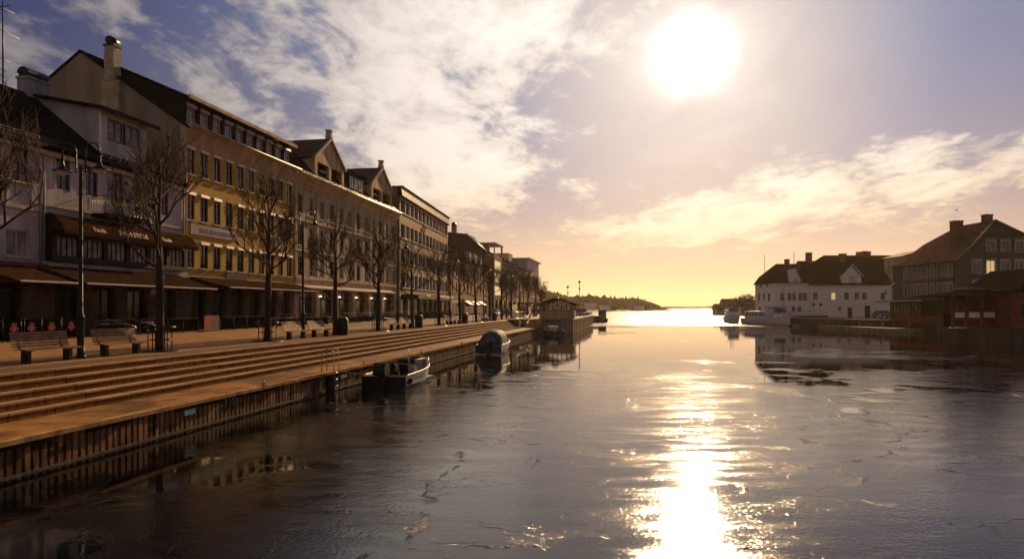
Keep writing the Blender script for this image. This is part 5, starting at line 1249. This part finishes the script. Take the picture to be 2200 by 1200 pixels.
# ================================================================== boats
mat('hull_white', (.44, .40, .36), .3, var=.25, scale=2, spec=.6); mat('ferry_white', (.85, .80, .76), .4, var=.1, scale=2); mat('hull_dark', (.03, .035, .05), .35, var=.2, scale=2); mat('boat_cover', (.022, .045, .06), .75, var=.3, scale=2, bump=.4, bscale=6); mat('outboard', (.012, .012, .014), .3, var=.1)
mat('cabin_glass', (.02, .02, .03), .08, var=0, spec=.8)
def hull_rows(L, Bm, H, n=14, bow=1.0, dr=.25):
    rows = []
    for k in range(n + 1):
        u = k / n; x = -L / 2 + L * u; w = Bm / 2 * (1 - max(0, (u - .45) / .55) ** 2.2) * (1 - .1 * (1 - u)); w = max(w, .02); zt = H + .32 * bow * u ** 2.4; zk = -dr + (.18 + dr) * max(0, (u - .75) / .25) ** 2
        xr = x + .35 * max(0, (u - .7) / .3) ** 2
        rows.append([(xr, -w, zt), (x + (xr - x) * .7, -w * .95, zt * .55), (x + (xr - x) * .3, -w * .72, zk + .16), (x, 0, zk), (x + (xr - x) * .3, w * .72, zk + .16), (x + (xr - x) * .7, w * .95, zt * .55), (xr, w, zt)])
    return rows
def open_boat(r, L, Bm, H, m='hull_white', inner='hull_white'):
    ro = hull_rows(L, Bm, H); f = MB(); f.grid(ro); f.poly(ro[0][::-1]); 
    ri = [[(p[0] * .985, p[1] * .88, max(p[2], .12) if j in (2, 3, 4) else p[2] - (.0 if j in (0, 6) else .0)) for j, p in enumerate(q)] for q in ro]
    f.grid([q[::-1] for q in ri]); f.poly(ri[0])
    for a, b_ in ((0, 0), (6, 6)):
        f.grid([[q[a] for q in ro], [q[b_] for q in ri]] if a == 6 else [[q[b_] for q in ri], [q[a] for q in ro]])
    f.grid([[p for p in ro[0]], [p for p in ri[0]]])
    h = f.build('hull', m, r)
    for sg_ in (0, 6):
        g_ = MB(); g_.tube([Vector(q[sg_]) + Vector((0, 0, .01)) for q in ro], .035, 6); g_.build('rub_rail', 'edge_trim', h)
    return h, ro
# motorboat seen from behind
p = P3(858, 830, 31.0)
m1 = thing('motorboat', 'open white motorboat with black outboard engine and steering wheel moored at the sheet pile wall', 'boat', (p.x, p.y + 1.6, 0), ROT - R(0))
hull, ro = open_boat(m1, 5.6, 2.15, .62)
f = MB(); f.box(-2.35, 2.1, -.78, .78, .16, .2); f.build('deck', 'hull_white', m1)
f = MB(); f.prism([(-.15, .2), (.35, .2), (.35, .78), (.05, .86), (-.15, .8)], -.5, .5, 'y'); f.v = [(a, b, c) for a, b, c in f.v]; o = f.build('console', 'hull_white', m1)
f = MB(); f.tube([(.36, -.5, .8), (.12, -.45, 1.12), (.12, .45, 1.12), (.36, .5, .8)], .02, 6); f.poly([(.3, -.48, .84), (.3, .48, .84), (.12, .43, 1.1), (.12, -.43, 1.1)]); f.build('windscreen', 'cabin_glass', o)
f = MB(); n = 18; f.tube([(-.28 + .04 * cos(2 * pi * k / n), .2 + .17 * sin(2 * pi * k / n), .82 + .17 * cos(2 * pi * k / n)) for k in range(n + 1)], .014, 5); f.tube([(-.28, .2 - .16, .82), (-.28, .36, .82)], .01, 4); f.tube([(-.28, .2, .66), (-.28, .2, .98)], .01, 4); f.tube([(-.28, .2, .82), (-.12, .2, .78)], .02, 5); f.build('steering_wheel', 'black_metal', o)
f = MB(); f.prism([(-1.02, .04), (-.86, -.05), (.86, -.05), (1.02, .04), (1.0, .58), (-1.0, .58)], -2.83, -2.805, 'x'); f.v = [(a, b, c) for a, b, c in f.v]; f.build('transom_shade', 'outboard', m1)  # black panel over the stern, its shadow put into the colour
for ya in (-.95, .5): f = MB(); f.box(-2.3, -1.75, ya, ya + .45, .2, .5); f.build('stern_locker', 'dark_sheet', m1)
for ya in (-.5, .12): f = MB(); f.box(-1.0, -.6, ya, ya + .4, .2, .62); f.prism([(-1.06, .62), (-.98, .62), (-1.04, .98), (-1.1, .98)], ya, ya + .4, 'y'); f.build('seat', 'dark_sheet', m1)
f = MB(); f.tube([(1.2, -.82, .75), (1.3, -.78, .95), (2.3, -.45, 1.08), (2.72, 0, 1.12), (2.3, .45, 1.08), (1.3, .78, .95), (1.2, .82, .75)], .018, 5); f.build('bow_rail', 'steel', m1)
for xa in (-1.5, 1.0):
    f = MB(); f.box(xa, xa + .4, -.72, .72, .42, .48); f.build('thwart', 'bench_wood', m1)
f = MB(); f.tube([(-1.2, -.6, .5), (-1.2, -.6, 1.7)], .018, 5); f.tube([(-.2, -.85, .6), (-.2, -.85, 1.35)], .015, 5); f.build('light_mast', 'steel', m1)
f = MB(); f.prism([(-3.36, .66), (-2.84, .66), (-2.78, 1.05), (-2.88, 1.2), (-3.25, 1.22), (-3.42, 1.08), (-3.44, .8)], -.27, .27, 'y'); f.box(-3.14, -2.92, -.14, .14, -.3, .66); f.box(-3.25, -2.8, -.2, .2, -.35, -.3); o = f.build('outboard_motor', 'outboard', m1)
f = MB(); f.box(-2.92, -2.79, -.18, .18, .55, .72); f.build('bracket', 'black_metal', o)
for xa in (-1.8, .2):
    f = MB(); f.lathe([(.01, .12), (.09, .18), (.1, .45), (.06, .52), (.01, .55)], 10, (xa, 1.12)); o = f.build('fender', 'boat_cover', m1)
# covered boat
p = P3(1065, 765, 53)
m2 = thing('covered_boat', 'moored cabin boat under a blue grey canvas hood at the promenade', 'boat', (p.x, p.y + 1.8, 0), ROT)
hull, ro = open_boat(m2, 6.0, 2.2, .75)
f = MB(); rows = []
for x, w, zt in ((-2.7, .95, .72), (-2.55, .92, 1.25), (-1.8, .85, 1.72), (-.6, .82, 1.86), (.6, .80, 1.80), (1.3, .7, 1.25), (1.9, .5, .95)):
    rows.append([(x, w * cos(pi * j / 10), .68 + (zt - .68) * sin(pi * j / 10) ** .6) for j in range(11)])
f.grid(rows, smooth=True); f.poly(rows[0]); f.poly(rows[-1][::-1]); cv = f.build('canvas_hood', 'boat_cover', m2)
for x, w, zt in ((-1.8, .86, 1.74), (.6, .81, 1.82)): f = MB(); f.tube([(x, w * cos(pi * j / 10), .68 + (zt - .67) * sin(pi * j / 10) ** .6) for j in range(11)], .014, 4); f.build('hood_frame', 'steel', cv)
f = MB(); f.prism([(-.98, .1), (.98, .1), (1.0, .72), (-1.0, .72)], -3.03, -3.005, 'x'); f.build('transom_cover', 'boat_cover', m2)
f = MB(); f.poly([(-2.725, .5, 1.0), (-2.725, -.5, 1.0), (-2.60, -.4, 1.3), (-2.60, .4, 1.3)]); f.build('clear_window', 'cabin_glass', cv)
f = MB(); f.box(-3.4, -3.02, -.2, .2, .5, 1.0); f.box(-3.3, -3.08, -.1, .1, -.3, .5); f.build('outboard_motor', 'outboard', m2)
# dinghy
p = P3(1190, 720, 88)
m3 = thing('small_cabin_boat', 'small dark hulled boat with pale windscreen moored before the kiosk block', 'boat', (p.x - .2, p.y + .5, 0), ROT + .5)
hull, ro = open_boat(m3, 4.6, 1.9, .6, 'hull_dark')
f = MB(); f.prism([(-.6, .55), (1.2, .55), (.7, 1.05), (-.1, 1.2), (-.6, 1.15)], -.65, .65, 'y'); f.build('cabin', 'hull_white', m3)
f = MB(); f.box(-2.6, -2.3, -.15, .15, .3, .95); f.build('outboard_motor', 'outboard', m3)
# boats at the far tip
for px, t, L, lab, mm, ang in ((1283, 163, 7, 'dark boat moored low beyond the projecting quay', 'hull_dark', .25), (1294, 168, 8.5, 'dark wheelhouse boat moored outermost beyond the projecting quay', 'hull_dark', .1)):
    p = P3(px, 690, t); r = thing('moored_boat', lab, 'boat', (p.x, t, 0), ROT + ang); open_boat(r, L, 2.6, .9, mm)
    f = MB(); hh = 1.5 if L < 8 else 2.9; f.prism([(-1.2, .7), (1.6, .7), (1.3, hh), (-1.0, hh)], -.9, .9, 'y'); o = f.build('cabin', mm, r); f = MB(); f.box(-1.2, 1.5, -1.05, 1.05, hh + .001, hh + .1); f.build('cabin_roof', mm, o)
    f = MB(); f.box(-1.26, -1.1, -.6, .6, hh * .65, hh * .92); f.build('cabin_window', 'cabin_glass', o)
# white passenger ferry and the boat beyond
def ferry(name, lab, loc, rz, L, Bm, H, m='ferry_white', decks=1):
    r = thing(name, lab, 'boat', loc, rz); ro = hull_rows(L, Bm, H, bow=2.2, dr=.5); f = MB(); f.grid(ro); f.poly(ro[0][::-1]); h = f.build('hull', m, r)
    f = MB(); f.poly([q[0] for q in ro] + [q[6] for q in ro[::-1]]); f.v = [(a, b, min(c, H + .05) - .04) for a, b, c in f.v]; f.build('deck', 'bench_wood', r)
    f = MB(); f.box(-L * .42, L * .12, -Bm * .36, Bm * .36, H, H + 1.55); c = f.build('saloon', m, r)
    for k in range(6):
        x = -L * .39 + k * L * .085
        for sg_ in (-1, 1): f = MB(); ya = sg_ * Bm * .36; f.box(x, x + L * .06, min(ya, ya + sg_ * .03), max(ya, ya + sg_ * .03), H + .6, H + 1.2); f.build('window', 'cabin_glass', c)
    f = MB(); f.prism([(L * .125, H), (L * .30, H), (L * .26, H + 2.3), (L * .13, H + 2.3)], -Bm * .33, Bm * .33, 'y'); wv = f.build('wheelhouse', m, r)
    f = MB(); f.poly([(L * .292, -Bm * .28, H + 1.3), (L * .292, Bm * .28, H + 1.3), (L * .278, Bm * .28, H + 2.05), (L * .278, -Bm * .28, H + 2.05)]); f.build('windscreen', 'cabin_glass', wv)
    f = MB(); f.box(L * .10, L * .29, -Bm * .36, Bm * .36, H + 2.301, H + 2.4); f.build('wheelhouse_roof', 'hull_dark', wv)
    f = MB(); f.tube([(L * .16, 0, H + 2.4), (L * .16, 0, H + 4.6)], .05, 6); f.tube([(L * .16, -.5, H + 3.5), (L * .16, .5, H + 3.5)], .03, 5); f.build('mast', 'frame_white', r)
    for sg_ in (0, 6):
        g_ = MB(); up = Vector((0, 0, .7)); pts = [Vector(q[sg_]) for q in ro[8:]]
        g_.tube([p_ + up for p_ in pts], .025, 5)
        for p_ in pts: g_.tube([p_, p_ + up], .02, 4)
        g_.build('railing', 'steel', r)
    return r
ferry('passenger_boat', 'white passenger boat with dark roofed wheelhouse, bow towards the camera, at the right bank', (52.3, 139.5, 0), -pi / 2 + .12, 17, 4.4, 1.3)
r = ferry('fishing_boat', 'smaller brownish boat with cluttered rails moored beyond the white passenger boat', (51.6, 160, 0), -pi / 2 - .2, 12, 3.6, 1.4)
for o in r.children:
    if o.name.startswith('saloon'): pass
f = MB(); f.tube([(-3, 0, 2.5), (-3, 0, 6.2)], .06, 6); f.tube([(-3, 0, 6.1), (.5, 0, 3.8)], .04, 5); f.tube([(-3, -1.2, 4.4), (-3, 1.2, 4.4)], .04, 5); f.build('derrick', 'bench_wood', r)
f = MB(); f.box(-4.6, -.5, -1.3, 1.3, 3.0, 3.08); f.build('awning', 'frame_white', r)
# pontoon and jetty, right
p = P3(1825, 695, 112)
for i, (xa, ta, xb, tb, lab) in enumerate(((59.8, 118, 61.4, 100.5, 'long pale floating pontoon along the right stone quay'),)):
    a = Vector((54.4, 119)); b_ = Vector((57.6, 97)); r = thing('pontoon', lab, 'pontoon', (a.x, a.y, 0), atan2(b_.y - a.y, b_.x - a.x)); L_ = (b_ - a).length
    f = MB(); f.box(0, L_, -1.0, 1.0, -.2, .42); f.build('float', 'concrete', r); f = MB(); f.box(-.03, L_ + .03, -1.05, 1.05, .421, .52); f.build('deck', 'step_tread', r)
    for k in range(4): f = MB(); f.tube([(L_ * (k + .5) / 4, .85, .5), (L_ * (k + .5) / 4, .85, 1.3)], .05, 6); f.build('mooring_post', 'steel', r)
r = thing('gangway', 'bright steel gangway leading down to the water beside the passenger boat', 'gangway', (53.9, 131.5, .35), R(75))
f = MB(); f.prism([(0, 0), (5, 1.5), (5, 1.6), (0, .1)], -.4, .4, 'y'); f.build('deck', 'steel', r)
for ya in (-.42, .42): f = MB(); f.tube([(0, ya, .9), (5, ya, 2.4)], .03, 5); f.tube([(0, ya, .1), (0, ya, .9)], .03, 5); f.tube([(5, ya, 1.6), (5, ya, 2.4)], .03, 5); f.build('handrail', 'steel', r)
r = thing('landing_stage', 'small pale landing stage floating at the foot of the gangway', 'pontoon', (54.6, 128, 0), 0); f = MB(); f.box(-1.6, 3.0, -1, 1, -.2, .3); f.build('float', 'concrete', r); f = MB(); f.box(-1.65, 3.05, -1.05, 1.05, .301, .38); f.build('deck', 'awning_bar', r)

# ladder on the quay wall (left)
r = st_thing('quay_ladder', 'thin steel ladder with tall hoops climbing over the edge of the low promenade', 'ladder', s_at(718, D_E), D_E - .1, 0)
for xa in (-.25, .25): f = MB(); f.tube([(xa, 0, -.4), (xa, 0, 1.75), (xa, .3, 1.85), (xa, .55, 1.75), (xa, .55, .87)], .022, 6); f.build('stile', 'steel', r)
rg = MB(); rg.tube([(-.25, 0, 0), (.25, 0, 0)], .016, 5); rg = rg.mesh('rung', 'steel')
for k in range(5): place('rung', rg, r, (0, 0, -.3 + k * .28))
f = MB(); f.box(-.9, -.35, -.05, .05, -.5, ZQ - .1); f.build('dark_fender', 'black_pile', r)

def clear_glass():
    m = bpy.data.materials.new('clear glass'); m.use_nodes = True; T = NT(m.node_tree); o = T.n['Material Output']; T.n.remove(T.n['Principled BSDF'])
    a = T.node('ShaderNodeBsdfTransparent'); a.inputs[0].default_value = (.72, .72, .68, 1); g = T.node('ShaderNodeBsdfGlossy'); g.inputs['Roughness'].default_value = .05; d = T.node('ShaderNodeBsdfDiffuse'); d.inputs[0].default_value = (.5, .47, .42, 1)
    f = T.node('ShaderNodeFresnel'); f.inputs[0].default_value = 1.5; m1 = T.node('ShaderNodeMixShader'); m1.inputs[0].default_value = .25; T.l.new(a.outputs[0], m1.inputs[1]); T.l.new(d.outputs[0], m1.inputs[2])
    m2 = T.node('ShaderNodeMixShader'); T.l.new(f.outputs[0], m2.inputs[0]); T.l.new(m1.outputs[0], m2.inputs[1]); T.l.new(g.outputs[0], m2.inputs[2]); T.l.new(m2.outputs[0], o.inputs[0])
    return m
# ================================================================== kiosk shelter on the block
r = st_thing('quay_kiosk', 'glazed black framed shelter with shallow gable roof on a tan base at the projecting quay', 'kiosk', 99.4, 8.9, ZP + .02)
KW, KL = 4.6, 9
f = MB(); f.box(0, .15, .0, KW, 0, 1.25, ); f.box(.151, KL, 0, .15, 0, 1.25); f.box(.151, KL, KW - .15, KW, 0, 1.25); f.build('base_wall', 'tan_plaster', r)
zr_, ze_ = 2.85, 2.1
n = 7
for k in range(n + 1):
    y = KW * k / n; zt = ze_ + (zr_ - ze_) * (1 - abs(y - KW / 2) / (KW / 2)); f = MB(); f.box(0.0, .1, y - .05, y + .05, 1.251, zt - .05); f.build('mullion', 'frame_dark', r)
f = MB(); f.box(-.01, .11, -.05, KW + .05, 1.251, 1.34); f.build('sill_beam', 'frame_dark', r)
p = MB(); p.poly([(.12, KW, 1.26), (.12, 0, 1.26), (.12, 0, ze_), (.12, KW / 2, zr_), (.12, KW, ze_)]); p.build('gable_glass', clear_glass(), r)
for k in range(6):
    x = KL * k / 5; f = MB(); f.box(x - .05 if k else .101, x + .05 if k < 5 else x, -.0, .1, 1.251, ze_); f.build('post', 'frame_dark', r)
    f = MB(); f.box(x - .05 if k else .101, x + .05 if k < 5 else x, KW - .1, KW, 1.251, ze_); f.build('post', 'frame_dark', r)
f = MB(); th = .14
f.prism([(-.5, ze_ - .1), (KW / 2, zr_ + .1), (KW + .5, ze_ - .1), (KW + .5, ze_ + .04), (KW / 2, zr_ + .26), (-.5, ze_ + .04)], -.6, KL + .4, 'x'); rf = f.build('roof', 'dark_sheet', r)
f = MB(); f.box(-.3, 1.6, KW / 2 - .4, KW / 2 + .4, zr_ + .2, zr_ + .42); f.build('roof_vent', 'steel', rf)
r = st_thing('bus_shelter', 'low open shelter with flat roof just left of the kiosk', 'shelter', 108, 16.3, ZP)
for xa in (0, 5):
    for ya in (0, 3): f = MB(); f.box(xa, xa + .12, ya, ya + .12, 0, 2.3); f.build('post', 'frame_dark', r)
f = MB(); f.box(-.6, 5.7, -.6, 3.7, 2.301, 2.45); f.build('roof', 'dark_sheet', r)
f = MB(); f.box(.2, 4.9, 2.9, 2.95, .3, 2.2); f.build('back_glass', 'curtained_glass', r)
r = thing('white_cabinet', 'white box shaped cabinet at the water corner of the projecting quay', 'cabinet', SDp(100.2, 8.9 - .25, ZP + .15), ROT)
f = MB(); f.box(0, 1.1, -.2, .2, 0, 1.1); f.build('body', 'frame_white', r); f = MB(); f.box(-.04, 1.14, -.24, .24, 1.101, 1.17); f.build('lid', 'awning_bar', r)

# masts with lamps on the far quay, street lamps right bank
def mast(px, yb, yt, t, lab, name='lamp_mast', head=True, z0=None):
    p = P3(px, yb, t); top = P3(px, yt, t); z0 = p.z if z0 is None else z0; r = thing(name, lab, 'mast', (p.x, p.y, z0)); h = top.z - z0
    f = MB(); f.tube([(0, 0, 0), (0, 0, h)], [.11, .06], 8); f.build('pole', 'steel', r)
    if head:
        f = MB(); f.lathe([(.05, h - .6), (.26, h - .5), (.3, h - .3), (.14, h - .2), (.1, h)], 10); f.lathe([(.06, h - 2.0), (.18, h - 1.9), (.18, h - 1.6), (.06, h - 1.5)], 8); f.build('lamp_cluster', 'black_metal', r)
mast(1245, 672, 602, 147, 'tall lamp mast with round head on the projecting quay, the taller of two', z0=ZP)
mast(1220, 670, 613, 160, 'tall lamp mast, left and shorter of the two beyond the kiosk', z0=ZP)
mast(1643, 660, 547, 168, 'thin bare flagpole left of the white corner house', 'flagpole', False, z0=GZ)
mast(1706, 600, 540, 150, 'thin flagpole rising above the white corner house roof', 'flagpole', False, z0=9.5)
X, T_ = XY(1684, 134)
r = thing('quay_street_lamp', 'curved single arm street lamp in front of the white corner house', 'street lamp', (X, 134, GZ - .1))
f = MB(); f.tube([(0, 0, 0), (0, 0, 6.0), (.15, 0, 6.5), (.6, 0, 6.85), (1.3, 0, 6.9)], .06, 7); f.build('pole', 'steel', r); f = MB(); f.lathe([(.02, 6.95), (.35, 6.85), (.4, 6.75), (.05, 6.72)], 10, (1.2, 0)); f.build('lamp_head', 'awning_bar', r)
for px, lab, cc in ((1748, 'small round red sign on a post before the white houses', 'crest_red'), (1763, 'round blue sign on a post before the long white house', None)):
    X, _ = XY(px, 139); r = thing('road_sign', lab, 'road sign', (X, 139, GZ)); f = MB(); f.tube([(0, 0, 0), (0, 0, 2.7)], .04, 6); f.build('post', 'steel', r)
    f = MB(); f.poly([(.33 * cos(2 * pi * k / 16), -.06, 2.7 + .33 * sin(2 * pi * k / 16)) for k in range(16)]); f.poly([(.33 * cos(2 * pi * k / 16), -.04, 2.7 + .33 * sin(2 * pi * k / 16)) for k in range(16)][::-1]); f.build('sign_face', cc or mat('sign_blue', (.03, .05, .3), .4, var=0), r)
X, _ = XY(1700, 140.5); r = thing('quay_railing', 'white tubular railing on the bank before the white corner house', 'railing', (X, 140.5, 1.8)); railing(r, [(-2.2, 0, 0), (5, 0, 0)], 1.1, 1.8, .035, 0, 'frame_white')
# norwegian style flag on the grey building is hung from its pole
fl = MB(); n = 8
rows = []
for k in range(n + 1): u = k / n; rows.append([(66.1 + .35 * u, 121.0 + .15 * sin(u * 7), 6.9 - .12 * u - .9 * v * (1 + .05 * sin(u * 9)) - .25 * u) for v in (0, .5, 1)])
fl.grid(rows); fo = fl.build('flag', mat('flag_cloth', (.35, .08, .05), .8, var=.5, scale=6, col2=(.45, .42, .4))); tag(fo, 'small red and white flag hanging limp from a slanted pole on the grey building', 'flag')
# bollards / dark clutter on right quay
for k, (x, t) in enumerate(((57.2, 116), (58.9, 109))):
    r = thing('bollard', 'black mooring bollard on the right stone quay, %s of two' % ('farther', 'nearer')[k], 'bollard', (x, t, 1.68)); f = MB(); f.lathe([(.16, 0), (.13, .1), (.12, .35), (.2, .42), (.2, .5), (.005, .55)], 12); f.build('bollard_body', 'black_metal', r)
# gulls
mat('feather_white', (.7, .68, .66), .7, var=.1)
def gull(lab, loc, rz):
    o = MB(); rows = []
    for x, rw, z in ((-.28, .01, .16), (-.18, .05, .15), (-.05, .085, .15), (.08, .08, .17), (.14, .05, .22), (.19, .045, .27), (.24, .035, .27), (.30, .006, .26)): rows.append([(x, rw * cos(2 * pi * j / 8), z + rw * sin(2 * pi * j / 8)) for j in range(8)])
    o.grid(rows, close=True)
    for ya in (-.03, .03): o.tube([(.02, ya, .1), (.02, ya, 0)], .008, 4)
    g_ = o.build('gull', 'feather_white'); g_.location = loc; g_.rotation_euler.z = rz; tag(g_, lab, 'bird')
gull('small gull sitting on the chimney of the grey building', (68.35 + (2085 - 1100) / F * 105 - 68.35 + .95, 109.7, 19.03), 2.5)
# scarce foliage trees on far shore + right
mat('leaf_dark', (.045, .05, .02), .9, var=.4, scale=.5)
def leafy(px, t, z0, h, w, lab, seed, dens=260, m='leaf_dark'):
    rnd = random.Random(seed); X, Y = XY(px, t); r = thing('bushy_tree', lab, 'tree', (X, Y, z0)); f = MB(); f.tube([(0, 0, -.3), (0, 0, h * .5)], [w * .07, w * .03], 6)
    for k in range(5): a = k * 1.3; f.tube([(0, 0, h * .3), (cos(a) * w * .3, sin(a) * w * .3, h * .7)], [.08, .03], 4)
    f.build('trunk', 'bark', r); f = MB(); cl = [(rnd.uniform(-.33, .33) * w, rnd.uniform(-.33, .33) * w, rnd.uniform(.4, .85) * h, rnd.uniform(.14, .26) * w) for _ in range(14)]
    for _ in range(dens * 5):
        c = rnd.choice(cl); v = Vector((rnd.gauss(0, 1), rnd.gauss(0, 1), rnd.gauss(0, .8))).normalized() * rnd.uniform(.3, 1.05) * c[3]; p = Vector(c[:3]) + v; s_ = w * rnd.uniform(.018, .045)
        a = Vector((rnd.gauss(0, 1), rnd.gauss(0, 1), rnd.gauss(0, 1))).normalized() * s_; b_ = a.orthogonal().normalized() * s_ * .7; f.poly([p - a, p - b_, p + a, p + b_])
    f.build('crown', m, r)
leafy(1583, 300, .9, 7.5, 7, 'bushy tree on the far shore between the pale house and the shed, the lower one', 3); leafy(1607, 295, .9, 9, 8, 'bushy tree on the far shore close to the white corner house, the taller one', 4)
# wooded far hills: conifer and broadleaf clumps
rnd = random.Random(9); wd = MB()
def clump(p, h, w, con):
    n = 5; lv = [(0, .25), (.35, 1.0), (.7, .55), (1.0, .04)] if con else [(0, .3), (.3, 1.0), (.7, .85), (1.0, .15)]
    rows = []; ph = rnd.uniform(0, 6)
    for u, k in lv: rows.append([(p[0] + cos(ph + 2 * pi * j / n) * w * k * rnd.uniform(.7, 1.25), p[1] + sin(ph + 2 * pi * j / n) * w * k * rnd.uniform(.7, 1.25), p[2] + h * u * rnd.uniform(.92, 1.06)) for j in range(n)])
    wd.grid(rows, smooth=False, close=True)
def interp(tab, px):
    for a, b_ in zip(tab, tab[1:]):
        if a[0] <= px <= b_[0]: u = (px - a[0]) / (b_[0] - a[0]); return a[1] + (b_[1] - a[1]) * u, a[2] + (b_[2] - a[2]) * u
for k in range(2600):
    px = rnd.uniform(1045, 1438); yp, t = interp(HILL, px); X, Y = XY(px, t); Zt = max(.4, CZ + (660 - yp) / F * t - 4.0); v = rnd.random() ** .7 if k % 3 else 1.0
    u = Vector((X, Y, 0)).normalized() * HD; q = 1 - v; z = Zt * (1 - q) + 1.2 * q if q < .8 else 1
    con = rnd.random() < .5; h = rnd.uniform(4.0, 8.0) if con else rnd.uniform(3.5, 6.5); 
    if k % 23 == 0: h *= 1.35
    clump((X - u.x * q * .8, Y - u.y * q * .8, z - 1.5), min(h, 2 + Zt), rnd.uniform(1.4, 2.6) if con else rnd.uniform(2.2, 4.2), con)
for k in range(700):
    px = rnd.uniform(1425, 1700); yp, t = interp(FARH, px); X, Y = XY(px, t); Zt = max(.4, CZ + (660 - yp) / F * t - 5.0); clump((X, Y - 5, Zt - 2), rnd.uniform(4, 8), rnd.uniform(5, 10), False)
o = wd.build('far_woods', 'leaf_dark'); tag(o, None, None, None, 'stuff')
# small pale houses on the wooded shore
for i, (px, t, lab) in enumerate(((1158 + 110, 560, 'tiny pale house on the wooded shore just right of the kiosk'), (1300, 570, 'tiny white house at the foot of the wooded hill, middle of three'), (1374, 640, 'tiny bright house at the right end of the wooded shore'))):
    X, Y = XY(px, t); r = thing('shore_house', lab, 'house', (X, Y, 2.5 + (i == 0) * 2)); f = MB(); f.box(-4, 4, -3, 3, -2, 3); f.build('wall', 'white_wood', r); f = MB(); f.prism([(-3.6, 3.001), (3.6, 3.001), (0, 5.2)], -4.3, 4.3, 'x'); f.build('roof', 'roof_tile', r)
# mooring lines and rings
mat('rope', (.35, .30, .22), .9, var=.3, scale=20)
def mooring_line(lab, a, b_, sag=.12):
    a, b_ = Vector(a), Vector(b_); r = thing('mooring_line', lab, 'rope', tuple(a)); f = MB()
    f.tube([(a.lerp(b_, k / 8) - a) - Vector((0, 0, sag * sin(pi * k / 8))) for k in range(9)], .014, 5); f.build('rope', 'rope', r)
u_ = Vector((SA, CA, 0)); v_ = Vector((-CA, SA, 0))
for bt, L_, nm in ((m1, 5.6, 'open white motorboat'), (m2, 6.0, 'covered boat')):
    c_ = Vector(bt.location); 
    for sg_, w in ((-1, 'stern'), (1, 'bow')):
        a = c_ + u_ * (sg_ * L_ * .42) + v_ * (.75 if sg_ < 0 else .3) + Vector((0, 0, .72)); s_b = a.dot(u_) + sg_ * .8
        mooring_line('thin rope mooring the %s of the %s to the promenade edge' % (w, nm), a, SDp(s_b, D_E + .12, ZQ + .03))
for k, s in enumerate((22, 31, 40, 50, 60)):
    r = st_thing('mooring_ring', 'small iron mooring ring on the promenade edge, %s from the camera' % ('first', 'second', 'third', 'fourth', 'fifth', 'sixth')[k], 'mooring ring', s, D_E + .14, ZQ + .013, 'mooring rings on the promenade edge')
    f = MB(); n = 12; f.tube([(.09 * cos(2 * pi * j / n), 0, .07 + .09 * sin(2 * pi * j / n)) for j in range(n + 1)], .015, 5); f.build('ring', 'black_metal', r); f = MB(); f.box(-.08, .08, -.06, .06, 0, .02); f.build('plate', 'black_metal', r)
# ------------------------------------------------------------------ haze
HAZE = True
if HAZE:
    hz_ = MB(); hz_.box(-1500, 1500, -60, 3200, -1.5, 70)
    o = hz_.build('haze', mat('haze_air', (.9, .75, .5), var=0)); tag(o, None, None, None, 'stuff')
    m = o.data.materials[0]; T = NT(m.node_tree); T.n.clear()
    ov = T.node('ShaderNodeOutputMaterial'); pv = T.node('ShaderNodeVolumePrincipled')
    pv.inputs['Color'].default_value = (1, .84, .60, 1); pv.inputs['Density'].default_value = .00009; pv.inputs['Anisotropy'].default_value = .55
    T.l.new(pv.outputs[0], ov.inputs['Volume'])
